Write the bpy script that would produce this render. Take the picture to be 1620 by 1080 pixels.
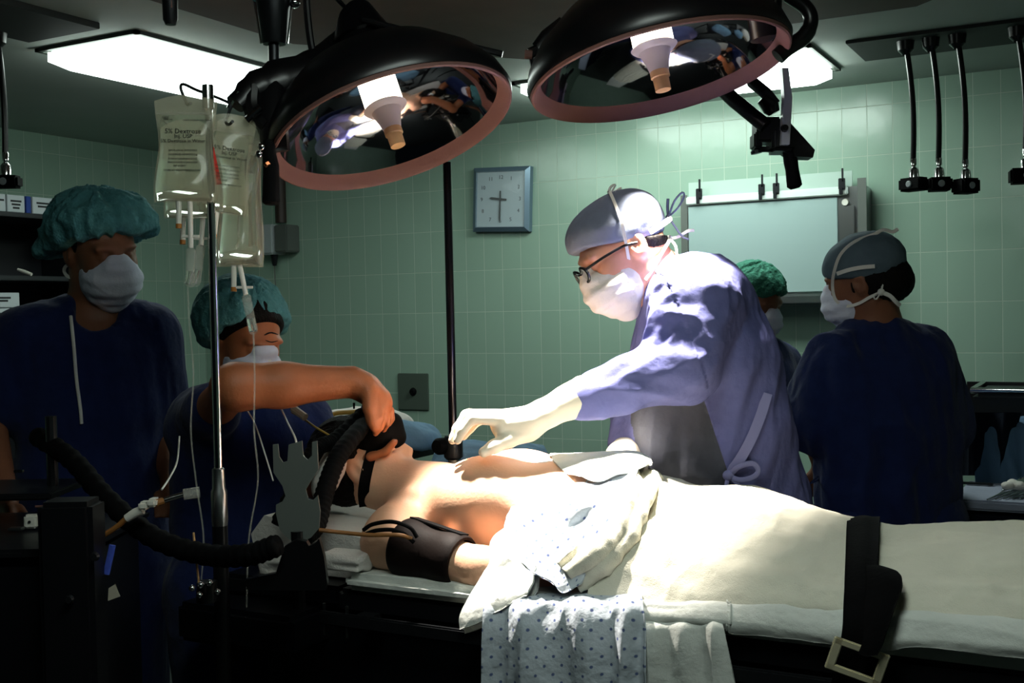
import bpy, bmesh, math
import numpy as np
from mathutils import Matrix, Vector

for o in list(bpy.data.objects):
    bpy.data.objects.remove(o)
SC = bpy.context.scene
COL = SC.collection

# ------------------------------------------------------------------ camera
H = 1.55                       # camera height above the floor
F = 1796.8                     # focal length in pixels of a 1620 px wide frame
YAW, PITCH, ROLL = 0.49576, -0.02659, -0.02084
CAM = np.array([0.0, 0.0, H])
FW = np.array([-math.sin(YAW) * math.cos(PITCH), math.cos(YAW) * math.cos(PITCH), math.sin(PITCH)])
_r = np.cross(FW, [0, 0, 1.0]); _r /= np.linalg.norm(_r)
_u = np.cross(_r, FW)
RT = _r * math.cos(ROLL) + _u * math.sin(ROLL)
UP = -_r * math.sin(ROLL) + _u * math.cos(ROLL)
cd = bpy.data.cameras.new('camera')
cam = bpy.data.objects.new('camera', cd); COL.objects.link(cam)
cd.sensor_width = 36.0; cd.lens = F * 36.0 / 1620.0
cd.clip_start = 0.05; cd.clip_end = 60
cam.matrix_world = Matrix(((RT[0], UP[0], -FW[0], CAM[0]), (RT[1], UP[1], -FW[1], CAM[1]),
                           (RT[2], UP[2], -FW[2], CAM[2]), (0, 0, 0, 1)))
SC.camera = cam

# ------------------------------------------------------------------ world and exposure
W = bpy.data.worlds.new('world'); SC.world = W; W.use_nodes = True
W.node_tree.nodes['Background'].inputs[0].default_value = (0.25, 0.42, 0.50, 1)
W.node_tree.nodes['Background'].inputs[1].default_value = 0.004
SC.view_settings.view_transform = 'Standard'
SC.view_settings.look = 'None'
SC.view_settings.gamma = 1.0
SC.view_settings.use_curve_mapping = False
SC.view_settings.exposure = 0.0

TROFFER_LEFT, TROFFER_WALL, ADDED_FILL_FRONT = 8.0, 15.0, 9.0
LAMP_A_W = 340.0
LAMP_B_W = 430.0

# ------------------------------------------------------------------ placing
def ray(x, y): return FW + RT * (x - 810.0) / F + UP * (540.0 - y) / F
def at(x, y, d): return CAM + ray(x, y) * d           # point at depth d along the view axis
def aY(x, y, Y):
    r = ray(x, y); return CAM + r * (Y / r[1])         # point on the plane Y (distance to the tiled wall direction)
def aX(x, y, X):
    r = ray(x, y); return CAM + r * (X / r[0])
def aZ(x, y, Z):
    r = ray(x, y); return CAM + r * ((Z - H) / r[2])
def VC(r, u, t): return RT * r + UP * u - FW * t       # right, up, towards the viewer side
def nrm(v):
    v = np.asarray(v, float); return v / max(np.linalg.norm(v), 1e-12)

# ------------------------------------------------------------------ materials
def sr(c):
    if isinstance(c, str):
        c = [int(c[i:i + 2], 16) / 255 for i in (0, 2, 4)]
    return tuple(((x / 12.92) if x <= .04045 else ((x + .055) / 1.055) ** 2.4) for x in c)
def mat(name, color, rough=.5, metal=0.0, spec=.5, noise=None, bump=None, alpha=1.0, emit=None, trans=0.0, ior=1.45, sss=0.0, sheen=0.0, coat=0.0):
    m = bpy.data.materials.new(name); m.use_nodes = True
    nt = m.node_tree; b = nt.nodes['Principled BSDF']
    c = sr(color) + (1,)
    b.inputs['Base Color'].default_value = c
    b.inputs['Roughness'].default_value = rough
    b.inputs['Metallic'].default_value = metal
    b.inputs['Specular IOR Level'].default_value = spec
    b.inputs['Alpha'].default_value = alpha
    b.inputs['Transmission Weight'].default_value = trans
    b.inputs['IOR'].default_value = ior
    b.inputs['Sheen Weight'].default_value = sheen
    b.inputs['Coat Weight'].default_value = coat
    if sss:
        b.inputs['Subsurface Weight'].default_value = sss
        b.inputs['Subsurface Radius'].default_value = (.012, .005, .003)
        b.inputs['Subsurface Scale'].default_value = 1.0
    if emit:
        b.inputs['Emission Color'].default_value = sr(emit[0]) + (1,)
        b.inputs['Emission Strength'].default_value = emit[1]
    tc = None
    if noise or bump:
        tc = nt.nodes.new('ShaderNodeTexCoord')
    if noise:                                           # (scale, amount): mottled colour of the material itself
        n = nt.nodes.new('ShaderNodeTexNoise'); n.inputs['Scale'].default_value = noise[0]
        n.inputs['Detail'].default_value = 5
        nt.links.new(tc.outputs['Object'], n.inputs['Vector'])
        r = nt.nodes.new('ShaderNodeMapRange')
        r.inputs['From Min'].default_value = .3; r.inputs['From Max'].default_value = .7
        r.inputs['To Min'].default_value = 1 - noise[1]; r.inputs['To Max'].default_value = 1 + noise[1]
        nt.links.new(n.outputs['Fac'], r.inputs['Value'])
        mx = nt.nodes.new('ShaderNodeMix'); mx.data_type = 'RGBA'; mx.blend_type = 'MULTIPLY'
        mx.inputs['Factor'].default_value = 1
        mx.inputs['A'].default_value = c
        nt.links.new(r.outputs['Result'], mx.inputs['B'])
        nt.links.new(mx.outputs['Result'], b.inputs['Base Color'])
    if bump:                                            # list of (scale, distance)
        prev = None
        for sc_, di in bump:
            n = nt.nodes.new('ShaderNodeTexNoise'); n.inputs['Scale'].default_value = sc_
            n.inputs['Detail'].default_value = 3
            nt.links.new(tc.outputs['Object'], n.inputs['Vector'])
            bn = nt.nodes.new('ShaderNodeBump'); bn.inputs['Distance'].default_value = di
            bn.inputs['Strength'].default_value = 1
            nt.links.new(n.outputs['Fac'], bn.inputs['Height'])
            if prev: nt.links.new(prev.outputs['Normal'], bn.inputs['Normal'])
            prev = bn
        nt.links.new(prev.outputs['Normal'], b.inputs['Normal'])
    return m

FAB = [(14, .006), (40, .0025), (900, .0005)]
M = {}
M['scrub'] = mat('blue_scrub_cotton', '172249', .9, spec=.12, noise=(30, .12), bump=FAB, sheen=.1)
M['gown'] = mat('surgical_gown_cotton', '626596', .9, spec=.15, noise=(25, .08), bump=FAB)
M['gown_tie'] = mat('lilac_tie_tape', '8080aa', .9, spec=.15)
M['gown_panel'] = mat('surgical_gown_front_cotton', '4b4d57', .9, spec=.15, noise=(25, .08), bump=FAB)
M['cap_grey'] = mat('grey_cap_cotton', '697080', .9, spec=.15, noise=(40, .06), bump=FAB)
M['cap_dark'] = mat('dark_grey_cap_cotton', '56656e', .9, spec=.12, noise=(40, .06), bump=FAB)
M['cap_teal'] = mat('teal_bouffant_paper', '4a8084', .85, spec=.2, noise=(40, .12), bump=[(30, .012), (90, .005)])
M['cap_green'] = mat('green_bouffant_paper', '336f5c', .85, spec=.2, noise=(60, .2), bump=[(40, .012), (90, .005)])
M['mask_white'] = mat('white_mask_cotton', 'e9e3d8', .9, spec=.15, bump=[(40, .003), (500, .0006)])
M['mask_blue'] = mat('pale_blue_mask_paper', 'd2d4e4', .9, spec=.15, bump=[(40, .003), (500, .0006)])
M['tie'] = mat('white_tie_tape', 'd9d6cf', .9, spec=.15)
M['tie_grey'] = mat('grey_tie_tape', '5b6072', .9, spec=.15)
M['skin'] = mat('light_skin', 'c98f72', .5, spec=.4, noise=(18, .07), bump=[(120, .0008)], sss=.1)
M['skin_pat'] = mat('pale_skin', 'd4a688', .5, spec=.4, noise=(14, .05), bump=[(150, .0006)], sss=.1)
M['skin_arm'] = mat('tanned_skin', 'a05f3c', .5, spec=.4, noise=(18, .08), bump=[(120, .0008)], sss=.1)
M['skin_dark'] = mat('brown_skin', '7c4f38', .5, spec=.4, noise=(18, .08), bump=[(120, .0008)], sss=.05)
M['lip'] = mat('lip_skin', 'a4544a', .45, spec=.4)
M['hair'] = mat('dark_hair', '0b0706', .7, spec=.15, noise=(90, .3), bump=[(200, .003)])
M['glove'] = mat('cream_latex', 'f6ecd4', .45, spec=.4, bump=[(60, .001)])
M['white'] = mat('white_cotton_sheet', 'cdd0ca', .92, spec=.12, noise=(9, .04), bump=[(12, .006), (50, .003), (900, .0006)])
M['blanket'] = mat('cream_flannel_blanket', 'cfccbc', .95, spec=.1, noise=(12, .05), bump=[(9, .005), (45, .003), (500, .001)])
M['drape_blue'] = mat('blue_grey_drape', '6f8fa8', .9, spec=.15, noise=(20, .1), bump=FAB)
M['black'] = mat('black_enamel', '0c0c0e', .3, spec=.5)
M['blackmatte'] = mat('black_rubber', '050506', .8, spec=.12, bump=[(150, .0006)])
M['strap'] = mat('black_leather_strap', '040405', .85, spec=.08, bump=[(120, .001)])
M['cuff'] = mat('dark_brown_cuff', '140d0b', .65, spec=.12, bump=[(60, .0008)])
M['chrome'] = mat('chrome', 'd8d8d8', .12, 1.0)
M['steel'] = mat('brushed_steel', 'a9adad', .3, 1.0)
M['gold'] = mat('brassy_buckle_metal', 'f2e8c4', .35, .55)
M['mirror'] = mat('polished_reflector', 'c9c6cc', .06, 1.0)
M['pink'] = mat('pink_rubber_gasket', '6c4d47', .55, spec=.25, bump=[(200, .0004)])
M['greyplastic'] = mat('pale_grey_enamel', 'a9b0b2', .35)
M['greymetal'] = mat('mid_grey_painted_metal', '5a5f5b', .5, .1)
M['darkmetal'] = mat('dark_gunmetal', '2b2d30', .35, .7)
M['amber'] = mat('amber_ceramic', 'c49a68', .5)
M['ceramic'] = mat('white_ceramic', 'cfc6c6', .45)
M['bulb'] = mat('glowing_bulb_glass', 'fff2dd', .3, emit=('fff0dc', 5))
M['frame_dark'] = mat('fixture_trim', '20261f', .5)
M['clockface'] = mat('clock_dial', 'a9b8c0', .6)
M['clockframe'] = mat('clock_case', '6f8596', .3, .5)
M['ink'] = mat('black_ink', '14161a', .6)
M['ink_grey'] = mat('faded_ink', '4a4c50', .6)
M['clear'] = mat('clear_plastic', 'e6e4d8', .08, alpha=.18)
M['fluid'] = mat('clear_fluid', 'fbfff8', .02, trans=1.0, ior=1.33)
M['red'] = mat('red_sticker', 'd42a16', .6)
M['amberport'] = mat('amber_rubber_port', 'a86a2a', .5)
M['whiteplastic'] = mat('white_plastic', 'd9d6cc', .4)
M['paper'] = mat('white_carton', 'b9c0c4', .8)
M['bluecarton'] = mat('blue_carton', '25408a', .8)
M['viewpanel'] = mat('white_viewer_panel', '93a7a6', .25)
M['lens'] = mat('spectacle_lens', 'd0d8da', .03, alpha=.12)
M['yellowtube'] = mat('yellow_rubber_tube', '9c7a2a', .5)
M['browncable'] = mat('tan_cable', '8a5a2a', .5)
M['bluecord'] = mat('blue_woven_cord', '3a4fb0', .8, bump=[(120, .002)])
M['shelfdark'] = mat('dark_shelf_enamel', '10141a', .5)
M['whitecloth2'] = mat('white_towel', 'cfcac4', .95, spec=.1, bump=[(40, .004), (300, .001)])
M['glass'] = mat('clear_glass', 'ffffff', .03, trans=1.0, ior=1.45)
M['brownpaint'] = mat('brown_painted_pipe', '2e1f19', .5)
M['table_dark'] = mat('table_black_enamel', '0b0c10', .4)
M['plate'] = mat('stainless_wall_plate', '6f7d72', .4, .6)

M['navy'] = mat('navy_table_drape', '10151f', .95, spec=.08, bump=FAB)
def bag_mat():
    m = bpy.data.materials.new('clear_bag_vinyl'); m.use_nodes = True; nt = m.node_tree; L = nt.links
    b = nt.nodes['Principled BSDF']; b.inputs['Base Color'].default_value = sr('e6dfc2') + (1,); b.inputs['Roughness'].default_value = .14
    tl = nt.nodes.new('ShaderNodeBsdfTranslucent'); tl.inputs['Color'].default_value = sr('efe8cf') + (1,)
    tp = nt.nodes.new('ShaderNodeBsdfTransparent')
    m1 = nt.nodes.new('ShaderNodeMixShader'); m1.inputs[0].default_value = .5; L.new(b.outputs[0], m1.inputs[1]); L.new(tl.outputs[0], m1.inputs[2])
    m2 = nt.nodes.new('ShaderNodeMixShader'); m2.inputs[0].default_value = .31; L.new(tp.outputs[0], m2.inputs[1]); L.new(m1.outputs[0], m2.inputs[2])
    L.new(m2.outputs[0], nt.nodes['Material Output'].inputs['Surface']); return m
M['bag'] = bag_mat()
def tile_mat(name, axis):
    m = bpy.data.materials.new(name); m.use_nodes = True
    nt = m.node_tree; b = nt.nodes['Principled BSDF']; L = nt.links
    g = nt.nodes.new('ShaderNodeNewGeometry'); s = nt.nodes.new('ShaderNodeSeparateXYZ')
    L.new(g.outputs['Position'], s.inputs[0])
    def shift(sock, off):
        a = nt.nodes.new('ShaderNodeMath'); a.operation = 'ADD'; a.inputs[1].default_value = off
        L.new(sock, a.inputs[0]); return a.outputs[0]
    u = shift(s.outputs[axis], 20.32 + (2.8772 if axis == 'X' else 0.0))
    v = shift(s.outputs['Z'], 20.32 - (0.6097 + H))
    c = nt.nodes.new('ShaderNodeCombineXYZ'); L.new(u, c.inputs[0]); L.new(v, c.inputs[1])
    br = nt.nodes.new('ShaderNodeTexBrick'); L.new(c.outputs[0], br.inputs['Vector'])
    br.offset = 0.0; br.squash = 1.0
    br.inputs['Scale'].default_value = 1
    br.inputs['Brick Width'].default_value = .10166; br.inputs['Row Height'].default_value = .2032
    br.inputs['Mortar Size'].default_value = .0016; br.inputs['Mortar Smooth'].default_value = .25
    br.inputs['Bias'].default_value = 0
    br.inputs['Color1'].default_value = sr('91ab9b') + (1,)
    br.inputs['Color2'].default_value = sr('8da797') + (1,)
    br.inputs['Mortar'].default_value = sr('b0bfb0') + (1,)
    L.new(br.outputs['Color'], b.inputs['Base Color'])
    inv = nt.nodes.new('ShaderNodeMath'); inv.operation = 'SUBTRACT'; inv.inputs[0].default_value = 1
    L.new(br.outputs['Fac'], inv.inputs[1])
    n = nt.nodes.new('ShaderNodeTexNoise'); n.inputs['Scale'].default_value = 7; L.new(c.outputs[0], n.inputs['Vector'])
    wn = nt.nodes.new('ShaderNodeBump'); wn.inputs['Distance'].default_value = .004; wn.inputs['Strength'].default_value = .6
    L.new(n.outputs['Fac'], wn.inputs['Height'])
    bp = nt.nodes.new('ShaderNodeBump'); bp.inputs['Distance'].default_value = .0012; bp.inputs['Strength'].default_value = .8
    L.new(inv.outputs[0], bp.inputs['Height']); L.new(wn.outputs['Normal'], bp.inputs['Normal'])
    L.new(bp.outputs['Normal'], b.inputs['Normal'])
    rr = nt.nodes.new('ShaderNodeMapRange'); rr.inputs['To Min'].default_value = .22; rr.inputs['To Max'].default_value = .8
    L.new(br.outputs['Fac'], rr.inputs['Value']); L.new(rr.outputs['Result'], b.inputs['Roughness'])
    return m
M['tile_x'] = tile_mat('green_wall_tile', 'X')
M['tile_y'] = tile_mat('green_wall_tile_side', 'Y')
M['ceil'] = mat('ceiling_paint', 'a6afa9', .8, noise=(3, .05))
M['ceil_brown'] = mat('brown_ceiling_panel', '4a3d36', .8, noise=(8, .1))
M['ceil_dark'] = mat('dark_ceiling_plate', '222726', .7)
M['floor'] = mat('dark_terrazzo', '2a2c2c', .4, noise=(120, .25))

def dots_mat():
    m = bpy.data.materials.new('dotted_gown_cotton'); m.use_nodes = True
    nt = m.node_tree; b = nt.nodes['Principled BSDF']; L = nt.links
    b.inputs['Roughness'].default_value = .92; b.inputs['Specular IOR Level'].default_value = .12
    uv = nt.nodes.new('ShaderNodeUVMap')
    mp = nt.nodes.new('ShaderNodeMapping'); mp.inputs['Scale'].default_value = (1, 1, 1); mp.inputs['Rotation'].default_value = (0, 0, math.radians(45))
    L.new(uv.outputs['UV'], mp.inputs['Vector'])
    vo = nt.nodes.new('ShaderNodeTexVoronoi'); vo.inputs['Scale'].default_value = 44; vo.inputs['Randomness'].default_value = 0.0
    L.new(mp.outputs['Vector'], vo.inputs['Vector'])
    cmp_ = nt.nodes.new('ShaderNodeMapRange'); cmp_.inputs['From Min'].default_value = .09; cmp_.inputs['From Max'].default_value = .16
    cmp_.inputs['To Min'].default_value = 1; cmp_.inputs['To Max'].default_value = 0
    L.new(vo.outputs['Distance'], cmp_.inputs['Value'])
    mx = nt.nodes.new('ShaderNodeMix'); mx.data_type = 'RGBA'
    mx.inputs['A'].default_value = sr('bcc4cc') + (1,); mx.inputs['B'].default_value = sr('5a678f') + (1,)
    L.new(cmp_.outputs['Result'], mx.inputs['Factor']); L.new(mx.outputs['Result'], b.inputs['Base Color'])
    tc = nt.nodes.new('ShaderNodeTexCoord'); n = nt.nodes.new('ShaderNodeTexNoise'); n.inputs['Scale'].default_value = 22; n.inputs['Detail'].default_value = 4
    L.new(tc.outputs['Object'], n.inputs['Vector'])
    bp = nt.nodes.new('ShaderNodeBump'); bp.inputs['Distance'].default_value = .008; L.new(n.outputs['Fac'], bp.inputs['Height'])
    L.new(bp.outputs['Normal'], b.inputs['Normal'])
    return m
M['dots'] = dots_mat()

# ------------------------------------------------------------------ objects
ORI = {}
def link(name, V, Fc, m, parent=None, uv=None, sharp=35, smooth=True, mats=None, fmat=None):
    V = np.asarray(V, float)
    if parent is not None: org = ORI[parent.name]
    else: org = np.array([V[:, 0].mean(), V[:, 1].mean(), V[:, 2].min()])
    if parent is not None:
        myorg = V.mean(0)
    else: myorg = org
    me = bpy.data.meshes.new(name)
    me.from_pydata((V - myorg).tolist(), [], [tuple(int(i) for i in f) for f in Fc])
    if uv is not None:
        ul = me.uv_layers.new(name='UVMap')
        idx = np.empty(len(me.loops), dtype=np.int32); me.loops.foreach_get('vertex_index', idx)
        ul.data.foreach_set('uv', np.asarray(uv, np.float32)[idx].ravel())
    for mm in (mats or [m]): me.materials.append(mm)
    if fmat is not None: me.polygons.foreach_set('material_index', np.asarray(fmat, np.int32))
    if smooth:
        me.polygons.foreach_set('use_smooth', np.ones(len(me.polygons), bool))
        if sharp: me.set_sharp_from_angle(angle=math.radians(sharp))
    me.update()
    o = bpy.data.objects.new(name, me); COL.objects.link(o)
    if parent is not None:
        o.parent = parent; o.location = (myorg - org).tolist()
    else: o.location = myorg.tolist()
    ORI[o.name] = myorg
    return o
def tag(o, label=None, cat=None, group=None, kind=None):
    if label: o['label'] = label
    if cat: o['category'] = cat
    if group: o['group'] = group
    if kind: o['kind'] = kind
    return o
def thing(name, loc, label, cat, group=None):
    o = bpy.data.objects.new(name, None); COL.objects.link(o)
    o.empty_display_size = .05
    o.location = tuple(float(x) for x in loc); ORI[o.name] = np.asarray(loc, float)
    return tag(o, label, cat, group)

class MB:
    """collects shapes that together are one mesh"""
    def __init__(s): s.v = []; s.f = []; s.n = 0
    def add(s, V, Fc):
        V = np.asarray(V, float); s.v.append(V); s.f += [tuple(int(i) + s.n for i in f) for f in Fc]; s.n += len(V); return s
    def box(s, c, size, ax=None, bev=0.0):
        ax = np.eye(3) if ax is None else np.asarray(ax, float)
        bm = bmesh.new(); bmesh.ops.create_cube(bm, size=1)
        for v in bm.verts: v.co = Vector((v.co.x * size[0], v.co.y * size[1], v.co.z * size[2]))
        if bev: bmesh.ops.bevel(bm, geom=bm.edges[:], offset=bev, segments=2, affect='EDGES')
        bm.verts.index_update()
        V = np.array([v.co[:] for v in bm.verts]); Fc = [[v.index for v in f.verts] for f in bm.faces]; bm.free()
        return s.add(np.asarray(c) + V @ ax, Fc)
    def lohi(s, lo, hi, bev=0.0):
        lo = np.asarray(lo, float); hi = np.asarray(hi, float); return s.box((lo + hi) / 2, hi - lo, None, bev)
    def tube(s, pts, r, n=10, cap=True, flat=None):
        """tube along pts; r scalar or list; flat=(dir, ratio) squashes the section along dir"""
        P = np.asarray(pts, float); k = len(P); r = np.full(k, r) if np.isscalar(r) else np.asarray(r, float)
        T = np.gradient(P, axis=0); T /= np.maximum(np.linalg.norm(T, axis=1, keepdims=True), 1e-9)
        up = np.array([0, 0, 1.0]) if abs(T[0][2]) < .9 else np.array([1.0, 0, 0])
        a = nrm(np.cross(T[0], up)); V = []
        th = np.arange(n) * 2 * math.pi / n
        for i in range(k):
            a = nrm(a - T[i] * (a @ T[i])); b = np.cross(T[i], a)
            ring = np.outer(np.cos(th), a) + np.outer(np.sin(th), b)
            if flat is not None:
                d = nrm(flat[0]); ring = ring - np.outer(ring @ d, d) * (1 - flat[1])
            V.append(P[i] + ring * r[i])
        Fc = [(i * n + j, i * n + (j + 1) % n, (i + 1) * n + (j + 1) % n, (i + 1) * n + j) for i in range(k - 1) for j in range(n)]
        V = np.concatenate(V)
        if cap: Fc += [tuple(range(n))[::-1], tuple(range((k - 1) * n, k * n))]
        return s.add(V, Fc)
    def lathe(s, prof, c, axis, n=40, closed=False):
        axis = nrm(axis); up = np.array([0, 0, 1.0]) if abs(axis[2]) < .9 else np.array([1.0, 0, 0])
        a = nrm(np.cross(axis, up)); b = np.cross(axis, a); th = np.arange(n) * 2 * math.pi / n
        ring = np.outer(np.cos(th), a) + np.outer(np.sin(th), b)
        V = np.concatenate([np.asarray(c) + ring * max(r, 1e-5) + axis * h for r, h in prof]); k = len(prof)
        rows = list(range(k)) + ([0] if closed else [])
        Fc = [(rows[i] * n + j, rows[i] * n + (j + 1) % n, rows[i + 1] * n + (j + 1) % n, rows[i + 1] * n + j) for i in range(len(rows) - 1) for j in range(n)]
        return s.add(V, Fc)
    def prism(s, poly, depth, c, ax):
        """polygon in the plane (ax0, ax1) extruded along ax2"""
        ax = np.asarray(ax, float); P = np.asarray(poly, float); n = len(P)
        A = np.asarray(c) + P[:, :1] * ax[0] + P[:, 1:2] * ax[1]
        V = np.concatenate([A - ax[2] * depth / 2, A + ax[2] * depth / 2])
        Fc = [tuple(range(n))[::-1], tuple(range(n, 2 * n))] + [(i, (i + 1) % n, n + (i + 1) % n, n + i) for i in range(n)]
        return s.add(V, Fc)
    def ell(s, c, rad, ax=None, n=20, m=12):
        ax = np.eye(3) if ax is None else np.asarray(ax, float)
        V = []; 
        for i in range(m + 1):
            ph = math.pi * i / m
            for j in range(n):
                t = 2 * math.pi * j / n
                V.append((math.sin(ph) * math.cos(t) * rad[0], math.sin(ph) * math.sin(t) * rad[1], math.cos(ph) * rad[2]))
        Fc = [(i * n + j, (i + 1) * n + j, (i + 1) * n + (j + 1) % n, i * n + (j + 1) % n) for i in range(m) for j in range(n)]
        return s.add(np.asarray(c) + np.array(V) @ ax, Fc)
    def build(s, name, m, parent=None, sharp=35, **k):
        return link(name, np.concatenate(s.v), s.f, m, parent, sharp=sharp, **k)

def catmull(P, n):
    """resample a list of points (k,3) to n points with a Catmull-Rom curve"""
    P = np.asarray(P, float); k = len(P)
    Q = np.concatenate([[2 * P[0] - P[1]], P, [2 * P[-1] - P[-2]]])
    t = np.linspace(0, k - 1 - 1e-9, n); i = np.floor(t).astype(int); f = (t - i)
    f = f.reshape((-1,) + (1,) * (P.ndim - 1))
    p0, p1, p2, p3 = Q[i], Q[i + 1], Q[i + 2], Q[i + 3]
    return .5 * ((2 * p1) + (-p0 + p2) * f + (2 * p0 - 5 * p1 + 4 * p2 - p3) * f ** 2 + (-p0 + 3 * p1 - 3 * p2 + p3) * f ** 3)

# ------------------------------------------------------------------ value noise
def _hash(i, j, k, seed):
    h = (i * 374761393 + j * 668265263 + k * 2147483647 + seed * 974711) & 0xffffffff
    h = ((h ^ (h >> 13)) * 1274126177) & 0xffffffff
    return ((h ^ (h >> 16)) & 0xffff) / 65535.0
def vnoise(P, seed=0):
    P = np.asarray(P, float) + 1000.0
    I = np.floor(P).astype(np.int64); f = P - I; f = f * f * (3 - 2 * f)
    out = 0
    for a in (0, 1):
        for b in (0, 1):
            for c in (0, 1):
                w = (f[:, 0] if a else 1 - f[:, 0]) * (f[:, 1] if b else 1 - f[:, 1]) * (f[:, 2] if c else 1 - f[:, 2])
                out = out + w * _hash(I[:, 0] + a, I[:, 1] + b, I[:, 2] + c, seed)
    return out * 2 - 1
def folds(P, along, across_f, along_f, seed=0, sharp=1.0):
    """ridge-like folds running in direction along"""
    d = nrm(along); t = P @ d
    Q = (P - np.outer(t, d)) * across_f + np.outer(t, d) * along_f
    w = np.stack([vnoise(P * 6 + 3, seed + 5), vnoise(P * 6 + 9, seed + 6), vnoise(P * 6 + 5, seed + 7)], 1) * .5
    a = vnoise(Q + w, seed); b = vnoise(Q * 2.1 + w * 1.5, seed + 1)
    r = 1 - np.abs(a) * 2
    return .6 * r * sharp + .4 * b

def vnormals(V, Fc):
    Fa = np.asarray(Fc); N = np.zeros_like(V)
    n = np.cross(V[Fa[:, 2]] - V[Fa[:, 0]], V[Fa[:, 3]] - V[Fa[:, 1]])
    for i in range(4): np.add.at(N, Fa[:, i], n)
    return N / np.maximum(np.linalg.norm(N, axis=1, keepdims=True), 1e-12)

def patch(name, ctrl, nu, nv, m, parent=None, disp=None, thick=.004, sharp=0):
    """cloth sheet through a grid of control points, with thickness"""
    C = np.asarray(ctrl, float)
    A = catmull(C, nu)                                   # rows
    B = catmull(A.transpose(1, 0, 2), nv).transpose(1, 0, 2)
    du = np.zeros((nu, nv)); du[1:] = np.cumsum(np.linalg.norm(np.diff(B, axis=0), axis=2), 0)
    dv = np.zeros((nu, nv)); dv[:, 1:] = np.cumsum(np.linalg.norm(np.diff(B, axis=1), axis=2), 1)
    uv = np.stack([np.broadcast_to(dv.mean(0), (nu, nv)), np.broadcast_to(du.mean(1)[:, None], (nu, nv))], 2).reshape(-1, 2)
    V = B.reshape(-1, 3); idx = np.arange(nu * nv).reshape(nu, nv)
    Fc = np.stack([idx[:-1, :-1], idx[:-1, 1:], idx[1:, 1:], idx[1:, :-1]], 2).reshape(-1, 4)
    N = vnormals(V, Fc)
    if (N @ FW).mean() > 0: N = -N; Fc = Fc[:, ::-1]
    if disp is not None:
        U, W_ = np.meshgrid(np.linspace(0, 1, nu), np.linspace(0, 1, nv), indexing='ij')
        V = V + N * disp(V, U.ravel(), W_.ravel())[:, None]
        N2 = vnormals(V, Fc); N = N2
    n = len(V)
    V2 = np.concatenate([V, V - N * thick]); F2 = [tuple(f) for f in Fc] + [tuple(f[::-1] + n) for f in Fc]
    rim = list(idx[0, :]) + list(idx[1:, -1]) + list(idx[-1, -2::-1]) + list(idx[-2:0:-1, 0])
    for i in range(len(rim)):
        a, b = rim[i], rim[(i + 1) % len(rim)]; F2.append((b, a, a + n, b + n))
    o = link(name, V2, F2, m, parent, uv=np.concatenate([uv, uv]), sharp=sharp)
    return o

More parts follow.
